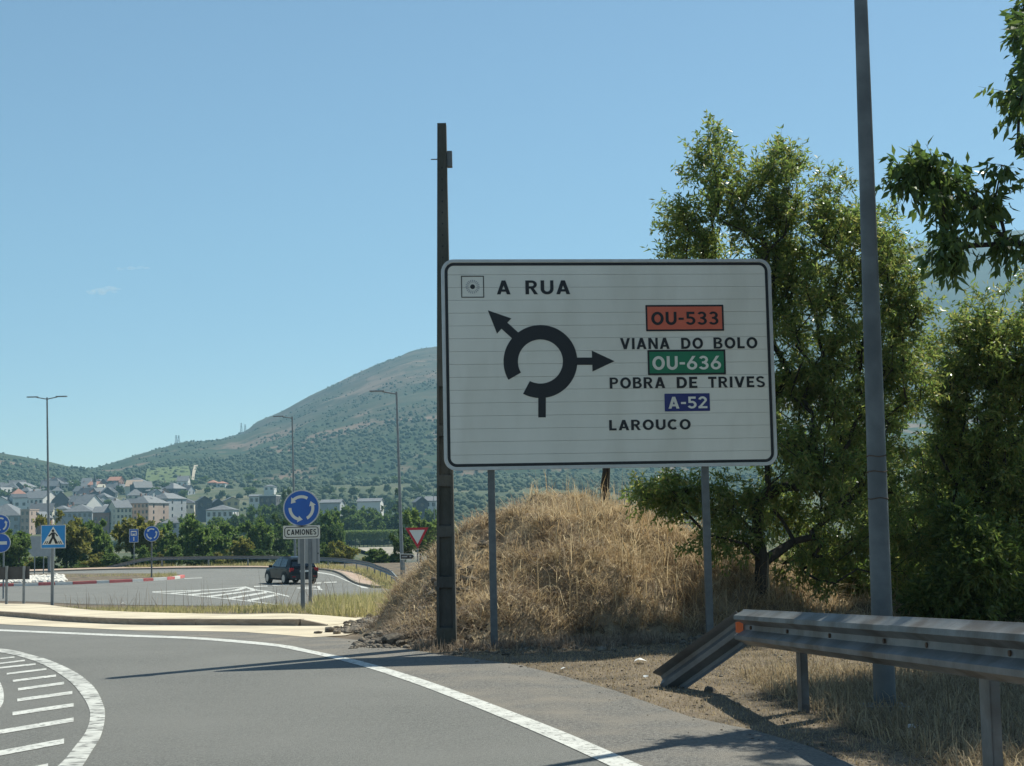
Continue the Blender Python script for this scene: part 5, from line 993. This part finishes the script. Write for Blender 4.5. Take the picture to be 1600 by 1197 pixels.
# ================================================================ THE TOWN
wm = MB().box((0, 0, 0), (1, .12, 1)); WIN = bpy.data.meshes.new('window'); WIN.from_pydata(wm.v, [], wm.f); finish(WIN); WIN.materials.append(MATS['window_glass'])
def house(x, y, zb, w, d, h, rh, kind, wall, roof, label, group=None, yaw=0, win=(0, 0), chim=0, name='house', cat='house', over=.4):
    o = thing(name, label, cat, (x, y, zb), group, rz=yaw, world=False); hw, hd = w / 2, d / 2
    mb = MB()
    if kind == 'gable_x': mb.prism([(-hd, -6), (hd, -6), (hd, h), (0, h + rh), (-hd, h)], lambda u, v, k: (k, u, v), -hw, hw)
    elif kind == 'gable_y': mb.prism([(-hw, -6), (hw, -6), (hw, h), (0, h + rh), (-hw, h)], lambda u, v, k: (u, k, v), -hd, hd)
    else: mb.box((0, 0, h / 2 - 3), (w, d, h + 6))
    part('wall', mb, wall, o)
    mb = MB(); e = over; t = .25
    if kind == 'gable_x':
        for s in (-1, 1): mb.prism([(s * (hd + e), h - e * rh / hd), (0, h + rh), (0, h + rh + t), (s * (hd + e), h - e * rh / hd + t)], lambda u, v, k: (k, u, v), -hw - e, hw + e)
    elif kind == 'gable_y':
        for s in (-1, 1): mb.prism([(s * (hw + e), h - e * rh / hw), (0, h + rh), (0, h + rh + t), (s * (hw + e), h - e * rh / hw + t)], lambda u, v, k: (u, k, v), -hd - e, hd + e)
    elif kind == 'hip':
        i_ = min(hd, hw) * .95; a, b_ = hw + e, hd + e; rx = max(hw - i_, .2); ry = max(hd - i_, .2) if hd > hw else .1
        if hd > hw: rx = .1
        mb.add([(-a, -b_, h), (a, -b_, h), (a, b_, h), (-a, b_, h), (-rx, -ry, h + rh), (rx, -ry, h + rh), (rx, ry, h + rh), (-rx, ry, h + rh), (-a, -b_, h - .2), (a, -b_, h - .2), (a, b_, h - .2), (-a, b_, h - .2)], [(0, 1, 5, 4), (1, 2, 6, 5), (2, 3, 7, 6), (3, 0, 4, 7), (4, 5, 6, 7), (8, 9, 1, 0), (9, 10, 2, 1), (10, 11, 3, 2), (11, 8, 0, 3), (8, 11, 10, 9)])
    else: mb.box((0, 0, h + .2), (w + .3, d + .3, .45))
    rf = part('roof', mb, roof, o)
    for c in range(chim):
        cx = (-.3 + .55 * c) * w; cm_ = part('chimney', MB().box((cx, 0, h + rh + .3), (.8, .7, 1.6)), 'wall_white' if c % 2 else 'wall_brick', rf)
    nx, nz = win
    for i in range(nx):
        for k in range(nz):
            q_ = obj('window', WIN, None, o); q_.location = (-hw + w * (i + .5) / nx, -hd - .03, h * (k + .55) / nz); q_.scale = (min(1.5, w / nx * .5), 1, min(1.6, h / nz * .52))
    if win[0]:
        for k in range(nz):
            for s in (-1, 1):
                for j in range(2): q_ = obj('window', WIN, None, o); q_.location = (s * (hw + .03), -hd * .5 + hd * j, h * (k + .55) / nz); q_.rotation_euler.z = math.pi / 2; q_.scale = (1.1, 1, min(1.6, h / nz * .52))
    return o
def hpx(x0, x1, yr, ye, yb, Z, d, kind, wall, roof, label, yaw=0, win=(0, 0), chim=0, **kw):
    a = at(x0, ye, Z); b_ = at(x1, ye, Z); zb = at((x0 + x1) / 2, yb, Z).z; w = (b_.x - a.x); h = (a.z + b_.z) / 2 - zb; rh = (ye - yr) * Z / F
    return house((a.x + b_.x) / 2, Z + d / 2, zb, w, d, h, rh, kind, wall, roof, label, 'houses of the town', yaw, win, chim, **kw)
hpx(32, 46, 794, 797, 842, 700, 14, 'flat', 'wall_pink', 'wall_pink', 'narrow pink four storey apartment block at the left of the town', 0, (2, 4), name='apartment_block', cat='building')
hpx(-30, 31, 787, 806, 842, 705, 22, 'hip', 'wall_grey', 'slate', 'broad grey roofed block left of the pink apartment block', 0, (5, 3), 1, name='apartment_block', cat='building')
hpx(46, 68, 800, 809, 838, 712, 14, 'gable_y', 'wall_brick', 'slate', 'brick house with grey gable right of the pink apartment block', 0, (3, 2))
hpx(42, 76, 787, 800, 825, 760, 16, 'gable_x', 'wall_cream', 'slate_dark', 'house with a wide dark roof behind the pink apartment block', .2, (4, 2), 1)
hpx(-12, 11, 777, 784, 800, 830, 14, 'gable_y', 'wall_white', 'slate', 'bright white gabled house at the left edge of the town', .15, (2, 1))
hpx(11, 32, 772, 778, 800, 830, 14, 'gable_x', 'wall_white', 'slate_dark', 'dark roofed house beside the bright white gable', .5, (2, 1))
hpx(36, 73, 767, 779, 800, 860, 20, 'gable_x', 'wall_white', 'slate', 'big grey roofed hall with a white gable behind the tall two armed lamp', -.18, (5, 2), 1)
hpx(76, 99, 768, 780, 800, 870, 18, 'gable_y', 'wall_dark', 'slate_dark', 'dark gabled house right of the tall two armed lamp', .3, (2, 1))
hpx(118, 143, 773, 788, 806, 800, 16, 'gable_x', 'wall_white', 'slate', 'steep grey roof with a bright white gable in mid town', -.3, (4, 1), 1)
hpx(85, 103, 790, 795, 812, 735, 10, 'hip', 'wall_cream', 'slate', 'small cream house left of the wide hip roofed villa', 0, (3, 1))
hpx(97, 144, 788, 799.5, 812, 720, 16, 'hip', 'wall_grey', 'slate', 'wide hip roofed grey villa in front of the town', 0, (6, 1), 1)
hpx(143, 168, 792, 801, 822, 700, 14, 'gable_x', 'wall_brick', 'slate', 'low brick house left of the cream apartment block', .1, (3, 1))
hpx(166, 190, 782, 794, 822, 690, 20, 'gable_x', 'wall_cream', 'slate', 'cream three storey apartment block with dark gable side', .45, (4, 3), 2, name='apartment_block', cat='building')
hpx(190, 203, 780, 788, 812, 710, 18, 'gable_x', 'wall_white', 'slate_dark', 'narrow white block between the cream and the pink brick blocks', .45, (2, 3), name='apartment_block', cat='building')
hpx(203, 242, 774, 786, 815, 705, 20, 'hip', 'wall_pink', 'slate', 'pink and brick apartment block with a hipped grey roof', -.25, (6, 3), 2, name='apartment_block', cat='building')
hpx(241, 272, 770, 779, 812, 740, 18, 'hip', 'wall_grey', 'slate', 'pale blue grey block right of the pink brick block', -.3, (4, 3), 1, name='apartment_block', cat='building')
hpx(250, 290, 806, 817, 828, 560, 10, 'hip', 'wall_grey', 'slate', 'isolated house with a light grey roof deep among the trees', .1, (3, 1))
hpx(322, 364, 789, 796.5, 812, 600, 12, 'hip', 'wall_white', 'slate', 'wide white house with a low grey roof right of the town', 0, (5, 1))
hpx(303, 325, 776, 783, 796, 720, 12, 'gable_y', 'wall_dark', 'slate_dark', 'dark gabled house right of the town centre', .3, (2, 1))
hpx(326, 343, 780, 786, 796, 730, 12, 'gable_y', 'wall_dark', 'slate', 'smaller dark gabled house beside the dark gabled house', .3, (1, 1))
hpx(347, 368, 777, 782, 794, 760, 12, 'gable_y', 'wall_ochre', 'slate', 'yellow ochre house right of the dark gabled houses', .3, (2, 1))
hpx(272, 303, 779, 786, 800, 760, 14, 'hip', 'wall_cream', 'slate_dark', 'cream house with dark hipped roof right of the blue grey block', 0, (4, 1))
hpx(405, 431, 774, 775, 790, 640, 12, 'flat', 'wall_dark', 'wall_white', 'flat roofed dark building left of the lorry sign', 0, (3, 1), name='building', cat='building')
hpx(389, 405, 773, 776, 788, 660, 12, 'gable_x', 'wall_white', 'slate', 'small white house left of the flat roofed dark building', 0, (2, 1))
hpx(412, 428, 757, 760, 768, 1000, 12, 'hip', 'wall_white', 'slate', 'small white villa at the foot of the hill left of the lamp post', 0, (2, 1))
hpx(500, 531, 781, 786, 796, 620, 16, 'gable_x', 'wall_grey', 'slate', 'long grey shed right of the round lorry sign', 0, (0, 0), name='shed', cat='shed')
hpx(558, 594, 779, 784, 796, 640, 16, 'gable_x', 'wall_white', 'slate', 'long pale shed left of the dark conical tree', 0, (0, 0), name='shed', cat='shed')
hpx(646, 664, 777, 784, 795, 620, 12, 'gable_y', 'wall_dark', 'slate', 'dark gabled house left of the concrete pole', .2, (1, 1))
hpx(664, 682, 776, 783, 795, 640, 12, 'gable_x', 'wall_white', 'slate', 'white house partly behind the concrete pole', 0, (2, 1))
hpx(192, 216, 750, 760, 768, 1080, 24, 'gable_x', 'wall_cream', 'tile_tan', 'large tan roofed hall on the upper edge of town', .15, (0, 0), name='hall', cat='building')
hpx(203, 214, 757, 758, 768, 1040, 10, 'flat', 'wall_dark', 'wall_dark', 'small black boxy building in front of the tan roofed hall', 0, (0, 0), name='building', cat='building')
hpx(324, 338, 750, 754, 761, 1180, 12, 'hip', 'wall_pink', 'tile_red', 'left red roofed house at the foot of the hill', 0, (2, 1)); hpx(338, 352, 752, 755, 762, 1150, 12, 'hip', 'wall_white', 'tile_red', 'right red roofed house at the foot of the hill', 0, (2, 1))
# church
cz = at(148, 768, 1080); o = thing('church', 'small church with a dark pointed spire above the town roofs', 'church', (cz.x, 1080, cz.z), world=False); k = 1080 / F
part('tower', MB().box((0, 0, 1.5), (2.7 * k * 1.6, 2.7 * k * 1.6, 8 + 2)), 'wall_grey', o)
mb = MB(); s = 2.7 * k * .85; mb.add([(-s, -s, 6.4), (s, -s, 6.4), (s, s, 6.4), (-s, s, 6.4), (0, 0, 6.6 + 15 * k)], [(0, 1, 4), (1, 2, 4), (2, 3, 4), (3, 0, 4), (3, 2, 1, 0)]); part('spire', mb, 'slate_dark', o)
part('nave', MB().prism([(-3, -5), (3, -5), (3, 3), (0, 5), (-3, 3)], lambda u, v, kk: (kk, u, v), 2.2, 7.2), 'wall_cream', o)
# the rest of the roofs
rh_ = random.Random(5); walls = ['wall_white', 'wall_grey', 'wall_cream', 'wall_grey', 'wall_brick', 'wall_dark', 'wall_dark']
cnt = 0
for k in range(150):
    Z = rh_.uniform(780, 1200); px = rh_.uniform(-10, 300) if k < 105 else rh_.uniform(290, 690); 
    if k >= 105: Z = rh_.uniform(700, 1150)
    x = wx(px, Z); zb = float(valley_z(x, Z)); w = rh_.uniform(7, 13); h = rh_.uniform(2.4, 5.2) if k < 105 else rh_.uniform(2.4, 4)
    if k >= 105: continue
    dr = rh_.random() < .3; rm_ = rh_.choice(['slate', 'slate', 'slate_dark', 'slate', 'tile_red' if rh_.random() < .15 else 'slate_dark'])
    wl = rh_.choice(walls); grp = ('upper', 'middle', 'lower')[2 if Z < 900 else 1 if Z < 1040 else 0]
    side_ = 'left' if px < 100 else 'central' if px < 300 else 'right'
    lab = f"small {'red roofed' if rm_ == 'tile_red' else 'dark roofed' if rm_ == 'slate_dark' else 'grey roofed'} {wl[5:]} walled house among the {side_} {grp} roofs of the town"
    house(x, Z, zb, w, rh_.uniform(8, 12), h, rh_.uniform(2.2, 4.2), rh_.choice(['gable_x', 'gable_y', 'hip', 'hip', 'gable_x']), wl, rm_, lab, lab.replace('small', 'small').replace('house', 'houses'), rh_.uniform(-.6, .6), (2, 1) if k % 2 else (3, 1) if h < 5 else (3, 2), k % 2)
    cnt += 1
for k in range(110):
    Z = rh_.uniform(520, 1250); px = rh_.uniform(-10, 690); x = wx(px, Z)
    if px < 200 and Z < 690: continue
    h = rh_.uniform(4.5, 9); side_ = 'left' if px < 230 else 'middle' if px < 430 else 'right'; dist = 'near' if Z < 750 else 'halfway' if Z < 1000 else 'far'
    place_tree(k % 4, x, Z, float(valley_z(x, Z)), h, h * rh_.uniform(.8, 1.3), ['far_dark', 'far_green', 'far_dark', 'far_green'][k % 4], f'{"dark" if k % 2 == 0 else "green"} tree among the {side_} town gardens {dict(near="low", halfway="midway up", far="high")[dist]} on the slope', f'{side_} {dist} town trees {k % 2}', whole=False)
# pylons on the ridge
def pylon(px, Z, hgt, label):
    x = wx(px, Z); z0 = float(hill_z(x, Z)) - 1; o = thing('power_pylon', label, 'pylon', (x, Z, z0), 'power pylons on the ridge', world=False); mb = MB()
    for sx in (-1, 1):
        for sy in (-1, 1): mb.cyl((sx * 2.2, sy * 2.2, 0), (sx * .35, sy * .35, hgt), .28, .16, 4)
    for k in range(6):
        f = k / 6; s0 = 2.2 - 1.85 * f; s1 = 2.2 - 1.85 * (f + 1 / 6); 
        for sy in (-1, 1): mb.cyl((-s0, sy * s0, hgt * f), (s1, sy * s1, hgt * (f + 1 / 6)), .11, n=4); mb.cyl((s0, sy * s0, hgt * f), (-s1, sy * s1, hgt * (f + 1 / 6)), .11, n=4)
    part('tower', mb, 'far_steel', o)
    for f in (.72, .84, .96): part('cross_arm', MB().box((0, 0, hgt * f), (6.5 - 3 * f, .3, .3)), 'far_steel', o)
pylon(273, 2560, 17, 'leftmost small power pylon on the low ridge'); pylon(277, 2600, 15, 'second small power pylon on the low ridge'); pylon(375, 2520, 22, 'taller power pylon on the ridge shoulder'); pylon(381, 2560, 16, 'shorter power pylon on the ridge shoulder')
# scrub on the hillsides
def clumps(name, X, Y, Z, s, m_, lab):
    bm = bmesh.new(); bmesh.ops.create_icosphere(bm, subdivisions=1, radius=1); bv = np.array([v.co for v in bm.verts]); bf = np.array([[v.index for v in f.verts] for f in bm.faces]); bm.free()
    up = bv[:, 2] > -.6; n = len(X); V = bv[None] * (1 + r.normal(size=(n, len(bv), 1)) * .28) * (s[:, None] * r.uniform(.7, 1.3, (n, 3)))[:, None] + np.stack([X, Y, Z + s * .35], 1)[:, None]
    F_ = bf[None] + (np.arange(n) * len(bv))[:, None, None]; o = struct(name, npmesh(name, V.reshape(-1, 3), F_.reshape(-1, 3)), m_, kind='stuff'); o['label'] = lab
n = 110000; X = r.uniform(-950, 500, n); Y = r.uniform(1300, 2640, n); a_ = X / Y; vis = (a_ > -.36) & (a_ < .14); dens = .01 + 1.2 * np.clip(fbm(X / 70, Y / 110, 5) + .02, 0, 1) + np.clip((1750 - Y) / 500, 0, .5); ok = vis & (r.random(n) < dens * .75); X, Y = X[ok], Y[ok]
clumps('hillside_scrub', X, Y, hill_z(X, Y), r.uniform(.5, 1.9, len(X)) * np.where(Y < 1700, 1.4, 1) * np.where(hill_z(X, Y) > 190, .7, 1), 'hill_bush', 'dark green trees and scrub covering the hillside')
n = 22000; X = r.uniform(-480, 260, n); Y = r.uniform(470, 1330, n); ok = (X / Y > -.35) & (X / Y < .18) & (fbm(X / 50, Y / 50, 3) + np.where(Y > 1120, .2, -.06) + np.where(X / Y > -.16, .16, -.08) > 0) & (r.random(n) < np.where(X / Y > -.16, .8, .35)) ; X, Y = X[ok], Y[ok]; clumps('town_scrub', X, Y, valley_z(X, Y), r.uniform(1.0, 2.8, len(X)), 'hill_bush', 'far bushes and small trees mixed among the houses')
# ================================================================ CLOUDS AND AIR
m, nt, N, b_ = nmat('cloud'); v = N.new('ShaderNodeVolumePrincipled'); v.inputs['Color'].default_value = (1, 1, 1, 1); v.inputs['Density'].default_value = .011; v.inputs['Anisotropy'].default_value = .2
N.remove(b_); nt.links.new(v.outputs[0], N['Material Output'].inputs['Volume'])
def cloud(px, py, w, h, seed, label):
    Z = 9000; p = at(px, py, Z); k = Z / F; rr = random.Random(seed); o = thing('cloud', label, 'cloud', tuple(p), 'small clouds', world=False); bm = bmesh.new()
    for q_ in range(16):
        u_ = rr.uniform(-1, 1); s_ = h * k * rr.uniform(.14, .40) * (1.15 - .75 * abs(u_))
        bmesh.ops.create_icosphere(bm, subdivisions=3, radius=1, matrix=Matrix.Translation((u_ * w * k / 2, rr.uniform(-30, 30), rr.uniform(-.22, .22) * h * k + .14 * u_ * h * k)) @ Matrix.Diagonal((s_ * rr.uniform(1.5, 3.4), s_ * 1.6, s_, 1)))
    for vv in bm.verts: vv.co *= 1 + .10 * float(fbm(vv.co.x * .06 + seed, vv.co.z * .08, 3)); vv.co.z += 6 * float(fbm(vv.co.x * .05, vv.co.z * .07 + seed, 3))
    me = bpy.data.meshes.new('puff'); bm.to_mesh(me); bm.free(); obj('puff', me, 'cloud', o)
cloud(161, 454, 50, 13, 1, 'brightest small white cloud low in the left sky'); cloud(205, 420, 58, 7, 2, 'thin cloud wisp above the bright small cloud')
hz = MB().box((400, 1750, 310), (4400, 3640, 650)); hm_ = bpy.data.meshes.new('haze'); hm_.from_pydata(hz.v, [], hz.f); finish(hm_)
m, nt, N, b_ = nmat('haze'); N.remove(b_); v = N.new('ShaderNodeVolumePrincipled'); v.inputs['Color'].default_value = (.40, .74, .95, 1); v.inputs['Density'].default_value = .00019; v.inputs['Anisotropy'].default_value = .1
nt.links.new(v.outputs[0], N['Material Output'].inputs['Volume']); ho = obj('haze', hm_, 'haze'); ho['kind'] = 'stuff'; ho['label'] = 'thin blue summer haze over the valley'
